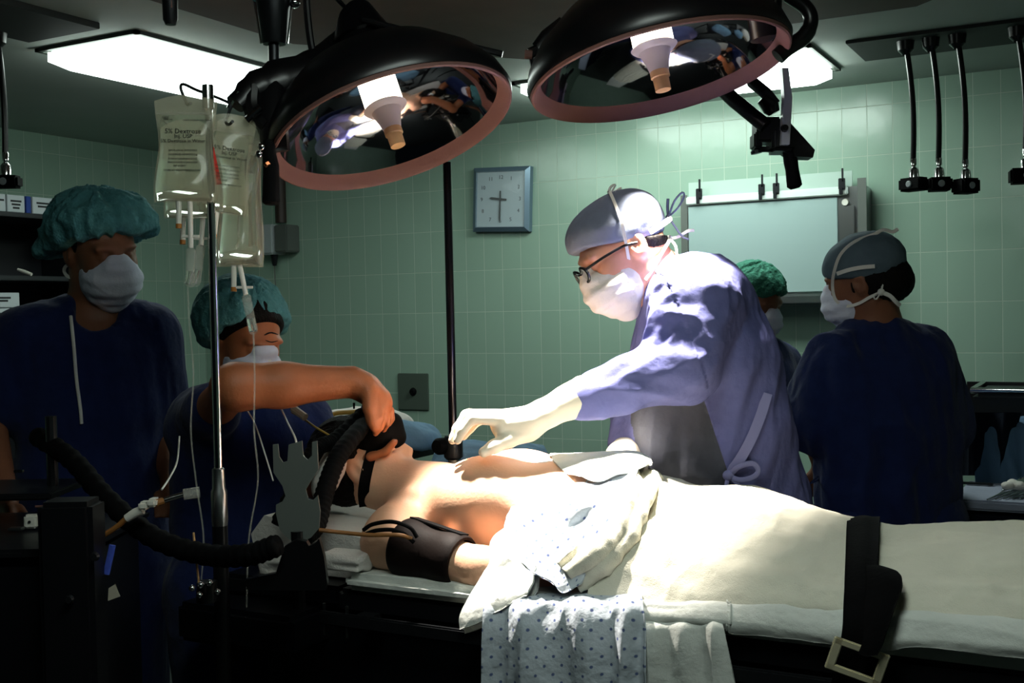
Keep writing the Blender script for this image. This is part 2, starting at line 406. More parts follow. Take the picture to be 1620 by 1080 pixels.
# ------------------------------------------------------------------ implicit bodies
class SDF:
    def __init__(s): s.p = []
    def cone(s, a, b, ra, rb, k=.02, side=None, ratio=1.0, op=1):
        s.p.append(('c', np.asarray(a, float), np.asarray(b, float), ra, rb, k, None if side is None else nrm(side), ratio, op)); return s
    def chain(s, pts, rs, k=.02, **kw):
        for i in range(len(pts) - 1): s.cone(pts[i], pts[i + 1], rs[i], rs[i + 1], k, **kw)
        return s
    def ell(s, c, r, ax=None, k=.02, op=1):
        s.p.append(('e', np.asarray(c, float), np.asarray(r, float), np.eye(3) if ax is None else np.asarray(ax, float), k, op)); return s
    def half(s, c, n, k=.004):                           # cut away the side n points to
        s.p.append(('h', np.asarray(c, float), nrm(n), k)); return s
    def bound(s):
        lo = np.full(3, 1e9); hi = -lo
        for p in s.p:
            if p[0] == 'c' and p[8] > 0:
                R = max(p[3], p[4]) * max(1, p[7])
                lo = np.minimum(lo, np.minimum(p[1], p[2]) - R); hi = np.maximum(hi, np.maximum(p[1], p[2]) + R)
            if p[0] == 'e' and p[5] > 0:
                R = np.abs(p[3]).T @ p[2]; lo = np.minimum(lo, p[1] - R); hi = np.maximum(hi, p[1] + R)
        return lo, hi
    def ev(s, P, margin=None):
        d = np.full(len(P), 1e3, np.float32)
        for p in s.p:
            sel = slice(None); Q = P; op = 1
            if p[0] == 'h':
                q = (P - p[1].astype(np.float32)) @ p[2].astype(np.float32)
                h = np.maximum(p[3] - np.abs(d - q), 0) / p[3]; d = np.maximum(d, q) + h * h * p[3] * .25
                continue
            if margin is not None:
                if p[0] == 'c': c = (p[1] + p[2]) / 2; R = np.linalg.norm(p[2] - p[1]) / 2 + max(p[3], p[4]) * max(1, p[7])
                else: c = p[1]; R = p[2].max()
                e = P - c.astype(np.float32)
                sel = np.nonzero(np.einsum('ij,ij->i', e, e) < (R + margin + .05) ** 2)[0]
                if len(sel) == 0: continue
                Q = P[sel]
            if p[0] == 'c':
                _, a, b, ra, rb, k, side, ratio, op = p
                pa = Q - a.astype(np.float32); ba = (b - a).astype(np.float32)
                t = np.clip(pa @ ba / max(float(ba @ ba), 1e-12), 0, 1)
                q = pa - t[:, None] * ba
                if side is not None:
                    q = q - np.outer(q @ side.astype(np.float32), side.astype(np.float32)) * np.float32(1 - 1 / ratio)
                v = np.sqrt(np.einsum('ij,ij->i', q, q)) - (ra + (rb - ra) * t)
                if side is not None and ratio < 1: v = v * ratio
            else:
                _, c, r, ax, k, op = p
                q = (Q - c.astype(np.float32)) @ ax.T.astype(np.float32)
                k0 = np.sqrt((((q / r.astype(np.float32))) ** 2).sum(1)); k1 = np.sqrt((((q / (r * r).astype(np.float32))) ** 2).sum(1))
                v = k0 * (k0 - 1) / np.maximum(k1, 1e-6)
            v = v.astype(np.float32); o = d[sel]
            if op > 0:
                h = np.maximum(k - np.abs(o - v), 0) / k; r_ = np.minimum(o, v) - h * h * k * .25
            else:
                h = np.maximum(k - np.abs(o + v), 0) / k; r_ = np.maximum(o, -v) + h * h * k * .25
            if isinstance(sel, slice): d = r_
            else: d[sel] = r_
        return d
    def mesh(s, h=.005, lo=None, hi=None, smooth=1):
        b = s.bound(); lo = b[0] - 3 * h if lo is None else np.asarray(lo, float); hi = b[1] + 3 * h if hi is None else np.asarray(hi, float)
        B = 8; nb = np.ceil((hi - lo) / (h * B)).astype(int) + 1; n = nb * B
        g = np.stack(np.meshgrid(*[np.arange(x) for x in nb], indexing='ij'), -1).reshape(-1, 3)
        ctr = (lo + (g * B + (B - 1) / 2) * h).astype(np.float32)
        dc = s.ev(ctr)
        D = np.repeat(np.repeat(np.repeat(dc.reshape(nb), B, 0), B, 1), B, 2).astype(np.float32)
        act = np.nonzero(np.abs(dc) < B * h * 1.7)[0]
        off = np.stack(np.meshgrid(*[np.arange(B)] * 3, indexing='ij'), -1).reshape(-1, 3)
        D6 = D.reshape(nb[0], B, nb[1], B, nb[2], B)
        CH = 600
        # group blocks so that culling works: sort along the longest axis
        act = act[np.argsort(ctr[act][:, int(np.argmax(hi - lo))])]
        for i in range(0, len(act), CH):
            bl = g[act[i:i + CH]]
            P = (lo + (bl[:, None, :] * B + off[None]).reshape(-1, 3) * h).astype(np.float32)
            v = s.ev(P, margin=.06).reshape(-1, B, B, B)
            for q, bb in enumerate(bl): D6[bb[0], :, bb[1], :, bb[2], :] = v[q]
        D = D6.reshape(n)
        return nets(D, lo, h, smooth)

def nets(D, lo, h, smooth=1):
    S = D < 0
    c = [S[a:S.shape[0] - 1 + a, b:S.shape[1] - 1 + b, e:S.shape[2] - 1 + e] for a in (0, 1) for b in (0, 1) for e in (0, 1)]
    al = c[0].copy(); an = c[0].copy()
    for x in c[1:]: al &= x; an |= x
    mixed = an & ~al
    cells = np.argwhere(mixed); nv = len(cells)
    idx = np.full(mixed.shape, -1, np.int32); idx[mixed] = np.arange(nv)
    acc = np.zeros((nv, 3)); cnt = np.zeros(nv)
    cor = np.array([(a, b, e) for a in (0, 1) for b in (0, 1) for e in (0, 1)])
    dv = [D[cells[:, 0] + q[0], cells[:, 1] + q[1], cells[:, 2] + q[2]] for q in cor]
    for i in range(8):
        for j in range(i + 1, 8):
            if np.abs(cor[i] - cor[j]).sum() != 1: continue
            m = (dv[i] < 0) != (dv[j] < 0)
            t = dv[i] / np.where(m, dv[i] - dv[j], 1)
            pt = cor[i] + t[:, None] * (cor[j] - cor[i])
            acc[m] += pt[m]; cnt[m] += 1
    V = lo + (cells + acc / np.maximum(cnt, 1)[:, None]) * h
    Fs = []
    for ax in range(3):
        o1, o2 = [(1, 2), (2, 0), (0, 1)][ax]
        sl0 = [slice(None)] * 3; sl1 = [slice(None)] * 3
        sl0[ax] = slice(0, -1); sl1[ax] = slice(1, None)
        ch = S[tuple(sl0)] != S[tuple(sl1)]
        e = np.argwhere(ch)
        ok = (e[:, o1] > 0) & (e[:, o2] > 0) & (e[:, o1] < D.shape[o1] - 1) & (e[:, o2] < D.shape[o2] - 1)
        e = e[ok]
        if len(e) == 0: continue
        ins = S[e[:, 0], e[:, 1], e[:, 2]]
        q = []
        for da, db in ((1, 1), (0, 1), (0, 0), (1, 0)):
            z = e.copy(); z[:, o1] -= da; z[:, o2] -= db
            q.append(idx[z[:, 0], z[:, 1], z[:, 2]])
        q = np.stack(q, 1)
        q[~ins] = q[~ins][:, ::-1]
        Fs.append(q)
    Fc = np.concatenate(Fs)
    for _ in range(smooth):                              # one light relaxation
        A = np.zeros_like(V); n = np.zeros(len(V))
        for i in range(4):
            a, b = Fc[:, i], Fc[:, (i + 1) % 4]
            np.add.at(A, a, V[b]); np.add.at(n, a, 1)
            np.add.at(A, b, V[a]); np.add.at(n, b, 1)
        V = V * .4 + A / np.maximum(n, 1)[:, None] * .6
    return V, Fc
def skin(name, sdf, m, parent, h=.005, disp=None, mats=None, fm=None, **k):
    V, Fc = sdf.mesh(h, **k)
    N = vnormals(V, Fc)
    if disp is not None:
        V = V + N * disp(V, N)[:, None]
    fmat = fm(V, Fc) if fm else None
    return link(name, V, Fc, m, parent, sharp=0, mats=mats, fmat=fmat)

def text(name, s, size, c, ax, m, parent, depth=.0006, align='CENTER', sx=1.0):
    cu = bpy.data.curves.new(name, 'FONT'); cu.body = s; cu.size = size; cu.align_x = align; cu.align_y = 'CENTER'
    cu.extrude = depth
    cu.resolution_u = 2
    o = bpy.data.objects.new(name, cu); COL.objects.link(o)
    dg = bpy.context.evaluated_depsgraph_get()
    me = bpy.data.meshes.new_from_object(o.evaluated_get(dg))
    bpy.data.objects.remove(o); bpy.data.curves.remove(cu)
    V = np.array([v.co[:] for v in me.vertices]).reshape(-1, 3); Fc = [list(p.vertices) for p in me.polygons]
    bpy.data.meshes.remove(me)
    ax = np.asarray(ax, float); V[:, 0] *= sx
    return link(name, np.asarray(c) + V @ ax, Fc, m, parent, smooth=False)
# ================================================================== the room
YB, XL, ZC = 4.841, -4.598, H + .9035
XR, YF = 2.4, -2.2
def struct(name, mb, m, **k):
    return tag(mb.build(name, m, **k), kind='structure')
struct('floor', MB().lohi((XL - .1, YF, -.1), (XR, YB + .1, 0)), M['floor'])
struct('wall_back', MB().lohi((XL - .1, YB, 0), (XR, YB + .1, ZC)), M['tile_x'])
struct('wall_left', MB().lohi((XL - .1, YF, 0), (XL, YB, ZC)), M['tile_y'])
struct('wall_right', MB().lohi((XR, YF, 0), (XR + .1, YB + .1, ZC)), M['tile_y'])
struct('ceiling', MB().lohi((XL - .1, YF, ZC), (XR + .1, YB + .1, ZC + .1)), M['ceil'])
# brown ceiling plate with clipped corners, the two dark plates the cords hang from
ZA = np.array([[1, 0, 0], [0, 1, 0], [0, 0, 1.0]])
struct('trim_1', MB().prism([(-2.4, 1.0), (-1.9, .4), (-.5, .4), (.1, 1.0), (.1, 3.0), (-.55, 3.62), (-1.85, 3.62), (-2.4, 2.97)], .012, (0, 0, ZC - .006), ZA), M['ceil_brown'])
struct('trim_2', MB().lohi((-.84, 4.0, ZC - .012), (.1, 4.33, ZC), .002), M['ceil_dark'])
struct('trim_3', MB().lohi((-3.06, .9, ZC - .02), (-2.74, 2.475, ZC), .002), M['ceil_dark'])

def troffer(x0, x1, y0, y1, power, label):
    t = thing('fluorescent_light', ((x0 + x1) / 2, (y0 + y1) / 2, ZC - .075), label, 'ceiling light')
    f = MB()
    for a, b in (((x0, y0), (x1, y0)), ((x0, y1), (x1, y1)), ((x0, y0), (x0, y1)), ((x1, y0), (x1, y1))):
        f.lohi((min(a[0], b[0]) - .008, min(a[1], b[1]) - .008, ZC - .012), (max(a[0], b[0]) + .008, max(a[1], b[1]) + .008, ZC - .0005))
    f.build('fixture_trim', M['frame_dark'], t)
    # wrap-round diffuser with sloping sides
    i, z0, z1, s = .02, ZC - .012, ZC - .07, .05
    lo = [(x0 + i, y0 + i), (x1 - i, y0 + i), (x1 - i, y1 - i), (x0 + i, y1 - i)]
    mid = z0 - .03
    hi = [(x0 + i + s, y0 + i + s), (x1 - i - s, y0 + i + s), (x1 - i - s, y1 - i - s), (x0 + i + s, y1 - i - s)]
    V = [(x, y, z0) for x, y in lo] + [(x, y, mid) for x, y in lo] + [(x, y, z1) for x, y in hi]
    Fc = [(0, 1, 2, 3)] + [(k + a, k + (a + 1) % 4, k + 4 + (a + 1) % 4, k + 4 + a) for k in (0, 4) for a in range(4)] + [(11, 10, 9, 8)]
    MB().add(V, Fc).build('diffuser', mat('fluorescent_diffuser', 'ffffff', .4, emit=('eefff6', power)), t)
troffer(-3.17, -2.72, 2.60, 3.82, TROFFER_LEFT, 'glowing fluorescent ceiling light at the upper left above the drip bags')
troffer(-2.12, -.96, 3.98, 4.44, TROFFER_WALL, 'fluorescent ceiling light near the tiled back wall, mostly hidden behind the right lamp')

troffer(-.75, -.3, .3, 1.52, ADDED_FILL_FRONT, 'fluorescent ceiling light on the near side of the room, behind the viewer')  # out-of-view troffer added as frontal fill for the near table side
# ------------------------------------------------------------------ things on the back wall
BX = np.array([[1, 0, 0], [0, 0, 1.0], [0, -1, 0]])     # x right, y up, out of the wall
def clock():
    c = np.array([-2.645, YB - .03, H + .54]); a = math.radians(-2.5)
    ax = np.array([[math.cos(a), 0, math.sin(a)], [-math.sin(a), 0, math.cos(a)], [0, -1, 0]])
    P = lambda x, y, z: c + np.array([x, y, z]) @ ax
    t = thing('wall_clock', c - [0, 0, .155], 'square wall clock with a pale dial on the green tiles', 'clock')
    w = .155; k = .021
    V = [P(x * w, y * w, -.03) for x, y in ((-1, -1), (1, -1), (1, 1), (-1, 1))] + [P(x * w, y * w, .0) for x, y in ((-1, -1), (1, -1), (1, 1), (-1, 1))] + \
        [P(x * (w - k), y * (w - k), .014) for x, y in ((-1, -1), (1, -1), (1, 1), (-1, 1))] + [P(x * (w - k - .003), y * (w - k - .003), .004) for x, y in ((-1, -1), (1, -1), (1, 1), (-1, 1))]
    Fc = [(3, 2, 1, 0)] + [(b + i, b + (i + 1) % 4, b + 4 + (i + 1) % 4, b + 4 + i) for b in (0, 4, 8) for i in range(4)]
    MB().add(V, Fc).build('case', M['clockframe'], t, sharp=10)
    d = MB().prism([(-w + k, -w + k), (w - k, -w + k), (w - k, w - k), (-w + k, w - k)], .004, P(0, 0, .003), ax).build('dial', M['clockface'], t)
    for h in range(12):
        g = math.radians(90 - h * 30); r = .105 / max(abs(math.cos(g)), abs(math.sin(g))) ** .5
        text('numeral', str(h or 12), .026, P(math.cos(g) * r, math.sin(g) * r, .0058), ax, M['ink_grey'], d)
    def hand(n, deg, ln, tail, wd):
        g = math.radians(deg); u = np.array([math.cos(g), math.sin(g), 0]) @ ax; v = np.cross(ax[2], u)
        MB().prism([(-tail, -wd * .8), (ln * .8, -wd), (ln, 0), (ln * .8, wd), (-tail, wd * .8)], .002, P(0, 0, .009 if n == 'hour_hand' else .0115), np.array([u, v, ax[2]])).build(n, M['ink'], t)
    hand('hour_hand', 174, .062, .034, .0058); hand('minute_hand', 269, .114, .04, .0042)
    MB().lathe([(0, .014), (.006, .014), (.006, .004), (0, .004)], P(0, 0, 0), ax[2], 12).build('hub', M['ink'], t)
    gl = MB(); n = 16; V = []; 
    for i in range(n + 1):
        for j in range(n + 1):
            x = (i / n - .5) * 2; y = (j / n - .5) * 2; V.append(P(x * (w - k), y * (w - k), .014 + .012 * (1 - x * x) * (1 - y * y)))
    gl.add(V, [(i * (n + 1) + j, (i + 1) * (n + 1) + j, (i + 1) * (n + 1) + j + 1, i * (n + 1) + j + 1) for i in range(n) for j in range(n)])
    gl.build('glass', M['lens'], t)
clock()

def viewer():
    x0, x1, z0, z1 = -1.71, -.92, H + .02, H + .50
    t = thing('x_ray_viewer', ((x0 + x1) / 2, YB - .06, z0), 'wall mounted x-ray film viewer with a blank pale screen on the tiled wall', 'x-ray viewer')
    y = YB - .1
    MB().lohi((x0, y, z0), (x1, YB, z1 - .02), .006).build('housing', M['steel'], t)
    MB().lohi((x0 + .035, y - .006, z0 + .035), (x1 - .115, y + .002, z1 - .06), .002).build('screen', M['viewpanel'], t)
    b = MB().lohi((x0 + .03, y - .02, z1 - .055), (x1 - .07, y, z1 - .02), .004)
    b.build('film_rail', mat('pale_film_rail', 'c9d4d0', .35), t)
    MB().lohi((x0, y - .004, z0), (x0 + .03, y, z1 - .01)).lohi((x1 - .035, y - .004, z0), (x1, y, z1 + .01)).build('side_strip', M['greymetal'], t)
    MB().lohi((x1 - .1, y - .012, z0 + .04), (x1 - .045, y - .001, z1 - .10), .003).build('switch_strip', M['steel'], t)
    MB().lathe([(0, .012), (.013, .012), (.015, 0)], (x1 - .083, y - .002, z1 - .085), (0, -1, 0), 16).build('switch_knob', M['whiteplastic'], t)
    MB().lohi((x0 + .03, y + .02, z1 - .02), (x1 - .06, y + .025, z1 + .045)).build('backing_strip', mat('pale_backing_strip', '9fb3aa', .5), t)
    for px in (1106, 1205, 1228, 1332):
        c = aY(px, 305, y - .02); c[2] = z1 - .01
        m = MB().box(c, (.026, .014, .045), None, .002).box(c + [.004, -.004, .035], (.008, .006, .055), None, .001).box(c + [-.002, -.012, -.03], (.014, .01, .03), None, .002)
        m.build('film_clip', M['darkmetal'], t)
    MB().lohi((x0 + .02, y - .03, z0 - .012), (x1 - .02, YB, z0 + .02), .003).build('lower_ledge', M['steel'], t)
viewer()

t = thing('wall_outlet_plate', (-3.19, YB - .01, H - .49), 'square metal outlet plate on the tiles above the white bundle', 'outlet plate')
MB().lohi((-3.285, YB - .01, H - .492), (-3.10, YB, H - .305), .003).build('plate', M['plate'], t)
MB().lathe([(0, .016), (.012, .016), (.018, .008), (.021, 0)], (-3.19, YB - .01, H - .398), (0, -1, 0), 18).build('socket', M['blackmatte'], t)

t = thing('wall_dispenser', (-4.02, YB - .08, H + .32), 'grey box dispenser on the wall beneath a brown pipe in the left corner', 'wall dispenser')
MB().lohi((-4.14, YB - .12, H + .33), (-3.99, YB, H + .49), .008).build('cover', M['greyplastic'], t)
MB().lohi((-3.985, YB - .11, H + .34), (-3.90, YB, H + .485), .006).build('side_panel', M['greymetal'], t)
MB().tube([(-4.02, YB - .07, H + .33), (-4.02, YB - .07, H + .28), (-4.02, YB - .07, H + .27)], [.022, .014, .01], 12).build('nozzle', M['darkmetal'], t)
MB().tube([(-3.985, YB - .05, H + .50), (-3.985, YB - .05, ZC)], .03, 12).build('supply_pipe', M['brownpaint'], t)
MB().tube([(-4.02, YB - .07, H + .27), (-4.02, YB - .065, H + .1), (-4.02, YB - .06, H - .2)], .003, 6).build('thin_tube', M['greymetal'], t)

# ------------------------------------------------------------------ cords hanging from the ceiling
def cord(x, y, ztop, zbot, label, size=(.1, .07, .05), rz=0.0, r=.009, group='outlets hanging on black cords', plugcol='blackmatte'):
    t = thing('pendant_outlet', (x, y, zbot), label, 'hanging outlet', group)
    n = 14; zz = np.linspace(ztop, zbot + .1, n)
    sway = .012 * np.sin(np.linspace(0, 3.0, n))
    MB().tube([(x + s + .02 * (1 - i / n) * -1, y, z) for i, (z, s) in enumerate(zip(zz, sway))], r, 10).build('cable', M['black'], t)
    xe = x + sway[-1]
    MB().lathe([(.006, .12), (.010, .11), (.010, .09), (.006, .085), (.016, .075), (.018, .055), (.018, .045)], (xe, y, zbot), (0, 0, 1), 14).build('strain_relief', M['chrome'], t)
    ax = np.array([[math.cos(rz), math.sin(rz), 0], [-math.sin(rz), math.cos(rz), 0], [0, 0, 1.0]])
    b = MB().box((xe, y, zbot + .024), size, ax, .007).build('plug_box', M[plugcol], t)
    MB().lathe([(0, .003), (.009, .003), (.012, 0)], np.array([xe, y, zbot + .024]) - ax[1] * (size[1] / 2 - .0005), -ax[1], 14).build('socket_face', M['greyplastic'], b)
    MB().lathe([(.03, 0), (.026, -.03), (.012, -.045)], (x - .02, y, ztop), (0, 0, 1), 16).build('ceiling_cap', M['black'], t)
for px, py, sz, rz, lb in ((1445, 303, (.088, .06, .045), -.45, 'leftmost of the three black cords hanging in a row, with a wide plug box'),
                           (1485, 303, (.075, .075, .045), .35, 'middle of the three black hanging cords, with a bright metal collar'),
                           (1527, 306, (.07, .07, .05), .75, 'rightmost of the three black cords hanging in a row')):
    p = aY(px, py, 4.08); cord(p[0], p[1], ZC - .012, p[2], lb, sz, rz, r=.0095)
p = aY(1622, 290, 4.08); cord(p[0], p[1], ZC - .012, p[2], 'black hanging cord cut by the right edge of the photograph', (.1, .07, .05), .2)
p = aY(14, 300, 2.34); cord(p[0] - .012, p[1], ZC - .02, p[2], 'black cord hanging by itself at the far left above the boxes', (.085, .05, .038), .5, r=.009)
p = at(270, 40, 2.2)
t = thing('ceiling_hose_end', p, 'dark round hose end dangling from above, left of the lamp stem', 'hose end')
MB().tube([p + [0, 0, .001], p + [0, 0, .01], p + [0, 0, .07], p + [0, 0, .075], p + [0, 0, .3], [p[0], p[1], ZC]], [.010, .0145, .0155, .012, .012, .012], 14).build('coupling', M['darkmetal'], t)
q = p + VC(.006, 0, .012)
MB().tube([q + [0, 0, .03], q + [0, 0, .2]], .002, 6).build('red_stripe', M['pink'], t)
# ================================================================== surgical lamps
def lamp(px, py, d, ang, ratio, R, label, watts, spot, bulb_m, blend, aim=None):
    c = at(px, py, d); tocam = nrm(CAM - c)
    mj = np.array([math.cos(ang), math.sin(ang)])        # image direction of the long axis of the rim
    dn = RT * mj[1] - UP * mj[0]
    dn = nrm(dn - tocam * (dn @ tocam))
    n = nrm(ratio * tocam + math.sqrt(1 - ratio * ratio) * dn)
    t = thing('surgical_lamp', c, label, 'surgical lamp', 'ceiling mounted surgical lamps')
    s = R / .285
    sc = lambda pr: [(r * s, h * s) for r, h in pr]
    MB().lathe(sc([(.282, .002), (.291, .002), (.295, -.012), (.285, -.045), (.255, -.09), (.19, -.15), (.12, -.185), (.07, -.2), (.06, -.24), (.0, -.245)]), c, n, 72).build('lamp_shell', M['black'], t)
    MB().lathe(sc([(.266, -.018), (.256, -.042), (.235, -.08), (.18, -.13), (.10, -.158), (.0, -.166)]), c, n, 72).build('reflector', M['mirror'], t)
    MB().lathe(sc([(.290, .004), (.288, .010), (.284, .012), (.278, .008), (.270, -.006), (.264, -.018), (.262, -.021), (.270, -.020), (.284, -.004)]), c, n, 80, closed=True).build('rubber_rim', M['pink'], t)
    hd = MB().lathe(sc([(.0, -.060), (.046, -.060), (.052, -.056), (.046, -.050), (.036, -.046), (.026, -.02), (.021, .0)]), c, n, 32).build('bulb_holder', M['ceramic'], t)
    MB().lathe(sc([(.021, -.001), (.0215, .014), (.018, .016), (.0175, .044), (.0, .046)]), c, n, 24).build('bulb_cap', M['amber'], hd)
    MB().lathe(sc([(.0, -.15), (.046, -.148), (.046, -.062), (.0, -.0615)]), c, n, 32).build('bulb', bulb_m, t)
    ld = bpy.data.lights.new('lamp_beam', 'SPOT'); ld.energy = watts; ld.spot_size = math.radians(spot); ld.spot_blend = blend
    ld.color = (1, .92, .82); ld.shadow_soft_size = .022
    lo = bpy.data.objects.new('lamp_beam', ld); COL.objects.link(lo)
    z = -n if aim is None else -nrm(np.array(aim) - c - n * .075 * s)
    x = nrm(np.cross([0, 1, 0], z)); y = np.cross(z, x)
    p = n * .075 * s
    lo.parent = t; lo.matrix_local = Matrix(((x[0], y[0], z[0], p[0]), (x[1], y[1], z[1], p[1]), (x[2], y[2], z[2], p[2]), (0, 0, 0, 1)))
    return t, c, n

DA = 2.42
tA, cA, nA = lamp(621, 204, DA, math.radians(18.5), .41, .2625, 'left surgical lamp, tilted so its whole reflector and glowing bulb face the viewer', LAMP_A_W, 52, M['bulb'], 1.0, aim=(-1.06, 2.08, 1.2))
P = lambda x, y, d=DA: at(x, y, d)
# joint on the back of the shell, arm, stem
bk = cA - nA * .245
MB().tube([bk + nA * .03, bk - nA * .02, P(552, 52, DA + .08)], [.07, .05, .03], 18).build('back_joint', M['black'], tA)
MB().lathe([(.022, 0), (.022, .02), (.016, .022), (.016, .035), (.02, .037), (.02, .05), (.01, .055), (.01, .075)], P(553, 62, DA + .06), nrm(VC(-.1, 1, 0)), 16).build('cable_gland', M['chrome'], tA)
MB().tube(catmull([P(555, 40, DA + .06), P(552, 20, DA + .05), P(535, 0, DA + .02), P(510, -30, DA)], 12), .005, 8).build('gland_cable', M['black'], tA)
MB().tube(catmull([P(484, -20), P(486, 20), P(492, 70), P(500, 102)], 12), .008, 10).build('feed_cable', M['black'], tA)
MB().tube([P(494, 84), P(497, 96), P(499, 108)], [.006, .009, .007], 10).build('feed_plug', M['chrome'], tA)
MB().tube([P(573, 31, DA - .02), P(640, 48, DA - .02), P(795, 86, DA - .02)], .007, 10).build('stay_rod', M['black'], tA)
yk = MB().tube(catmull([P(560, 70, DA + .1), P(505, 112, DA), P(440, 128, DA - .05), P(400, 140, DA - .08), P(372, 165, DA - .1)], 18), [.05] * 6 + [.045] * 4 + [.035] * 3 + [.028] * 2 + [.022] * 3, 14, flat=(FW, .6))
yk.tube(catmull([P(432, 122, DA - .05), P(428, 160, DA - .08), P(432, 200, DA - .1), P(436, 240, DA - .1)], 12), .03, 12, flat=(FW, .6))
yk.tube(catmull([P(500, 108), P(478, 150, DA - .02), P(455, 190, DA - .05), P(428, 215, DA - .08)], 12), .036, 12)
yk.tube(catmull([P(400, 138, DA - .08), P(400, 175, DA - .09), P(425, 200, DA - .1)], 10), .02, 10)
yk.build('yoke', M['black'], tA)
MB().tube([P(362, 172, DA - .1), P(377, 145, DA - .1)], .006, 8).build('yoke_highlight_rod', M['chrome'], tA)
MB().tube([P(390, 190, DA - .13), P(413, 170, DA - .13)], .008, 10).build('lever', M['chrome'], tA)
h = MB().tube([P(425, 222, DA - .13), P(426, 245, DA - .13), P(429, 262, DA - .13), P(429, 320, DA - .13), P(429, 324, DA - .13)], [.012, .014, .016, .018, .012], 14).build('grip', M['blackmatte'], tA)
for i in (0, 1): MB().ell(P(413 - i * 4, 232 + i * 12, DA - .16), (.008, .006, .008)).build('grip_screw', M['chrome'], h)
MB().tube([P(421, 258, DA - .15), P(424, 262, DA - .15)], .006, 8).build('copper_tip', mat('copper', 'b8704a', .3, 1.0), h)
MB().tube([P(434, 118, DA - .02), P(433, 70, DA - .02)], .0115, 14).build('stem_rod', M['darkmetal'], tA)
sp = P(434, 70, DA - .02)
st = MB().lathe([(.0, 0), (.024, 0), (.026, .004), (.040, .12), (.044, .2), (.044, ZC - sp[2] - .02), (.07, ZC - sp[2] - .018), (.07, ZC - sp[2])], sp, (0, 0, 1), 24).build('stem_sleeve', M['darkmetal'], tA)
for sx in (-1, 1):
    MB().tube([sp + RT * .026 * sx + [0, 0, .002], sp + RT * .045 * sx + [0, 0, .14], sp + RT * .045 * sx + [0, 0, .2]], .004, 8).build('sleeve_bar', M['chrome'], st)
MB().tube([P(418, 4, DA - .03), P(400, -6, DA - .03)], .008, 8).build('sleeve_bolt', M['chrome'], st)
MB().ell(P(466, 4, DA - .03), (.012, .012, .012)).build('sleeve_bolt', M['chrome'], st)

DB = 2.49
tB, cB, nB = lamp(1043, 113, DB, math.radians(12), .315, .2835, 'right surgical lamp above the surgeon, seen from below its rim', LAMP_B_W, 54, M['bulb'], 1.0, aim=(-.86, 2.30, 1.3))
P = lambda x, y, d=DB: at(x, y, d)
bk = cB - nB * .24
MB().tube([bk + nB * .04, bk, bk - nB * .06], [.08, .07, .05], 18).build('back_joint', M['black'], tB)
MB().tube([bk - nB * .02, [bk[0], bk[1], ZC]], .035, 16).build('stem_post', M['black'], tB)
ear = MB().tube([P(898, 48), P(868, 66), P(850, 80)], [.034, .028, .018], 12, flat=(FW, .4)).tube([P(852, 80), P(838, 86)], .014, 10).tube([P(850, 90), P(856, 112)], .02, 10, flat=(FW, .4))
ear.build('side_handle', M['black'], tB)
MB().tube([P(842, 87, DB - .01), P(830, 86, DB - .01)], .010, 10).build('handle_tip', M['pink'], tB)
MB().ell(P(846, 113, DB - .02), (.01, .008, .01)).build('rim_bolt', M['darkmetal'], tB)
yk = MB().tube(catmull([P(1246, -8), P(1275, 12), P(1283, 34), P(1272, 58), P(1246, 76), P(1230, 90)], 24), [.016] * 12 + [.018] * 12, 14)
yk.build('yoke_loop', M['black'], tB)
MB().tube([P(1206, 25), P(1206, -20)], .042, 18).build('stem_sleeve', M['darkmetal'], tB)
for x in (1193, 1227): MB().tube([P(x, 22, DB - .05), P(x - 2, -20, DB - .05)], .004, 8).build('sleeve_bar', M['chrome'], tB)
MB().tube([P(1206, 20), P(1212, 62)], .034, 14).build('stem_rod', M['black'], tB)
D2 = DB + .36; K = D2 / 2.5; AX3 = np.array([RT, UP, FW])
MB().tube([P(1120, 120, D2 + .1), P(1163, 160, D2), P(1212, 200, D2 - .04)], .0165 * K, 14).tube([P(1190, 130, D2 + .05), P(1212, 148, D2), P(1226, 166, D2)], .0135 * K, 12).build('spring_arm', M['darkmetal'], tB)
bk_ = lambda x, y, w, h, d, dd=0: MB().box(P(x, y, D2 + dd), (w * K, h * K, d * K), AX3, .006)
jb = bk_(1213, 208, .055, .055, .06).box(P(1234, 224, D2), (.05 * K, .05 * K, .075 * K), AX3, .008)
jb.box(P(1196, 224, D2), (.018 * K, .034 * K, .05 * K), AX3, .004).box(P(1213, 236, D2), (.055 * K, .012 * K, .014 * K), AX3, .003).tube([P(1196, 238, D2 - .02), P(1197, 243, D2 - .02)], .012 * K, 10)
jb.build('arm_joint', M['black'], tB)
MB().tube([P(1205, 156, D2), P(1220, 170, D2), P(1225, 179, D2)], [.013 * K, .02 * K, .013 * K], 10).build('arm_knuckle', M['black'], tB)
MB().prism([(-.006 * K, 0), (.012 * K, .0), (.016 * K, .06 * K), (.018 * K, .10 * K), (.010 * K, .165 * K), (-.004 * K, .165 * K), (.001 * K, .1 * K)], .03, P(1238, 230, D2 - .045), AX3).build('grey_bracket', M['greyplastic'], tB)
MB().lathe([(0, .012), (.0075, .012), (.010, 0)], P(1241, 203, D2 - .06), -FW, 12).build('bracket_bolt', M['black'], tB)
MB().prism([(-.035 * K, .02 * K), (-.008 * K, .052 * K), (.012 * K, .03 * K), (.046 * K, -.008 * K), (.042 * K, -.024 * K), (-.005 * K, -.022 * K), (-.03 * K, -.005 * K)], .05, P(1252, 234, D2), AX3).build('wedge', M['black'], tB)
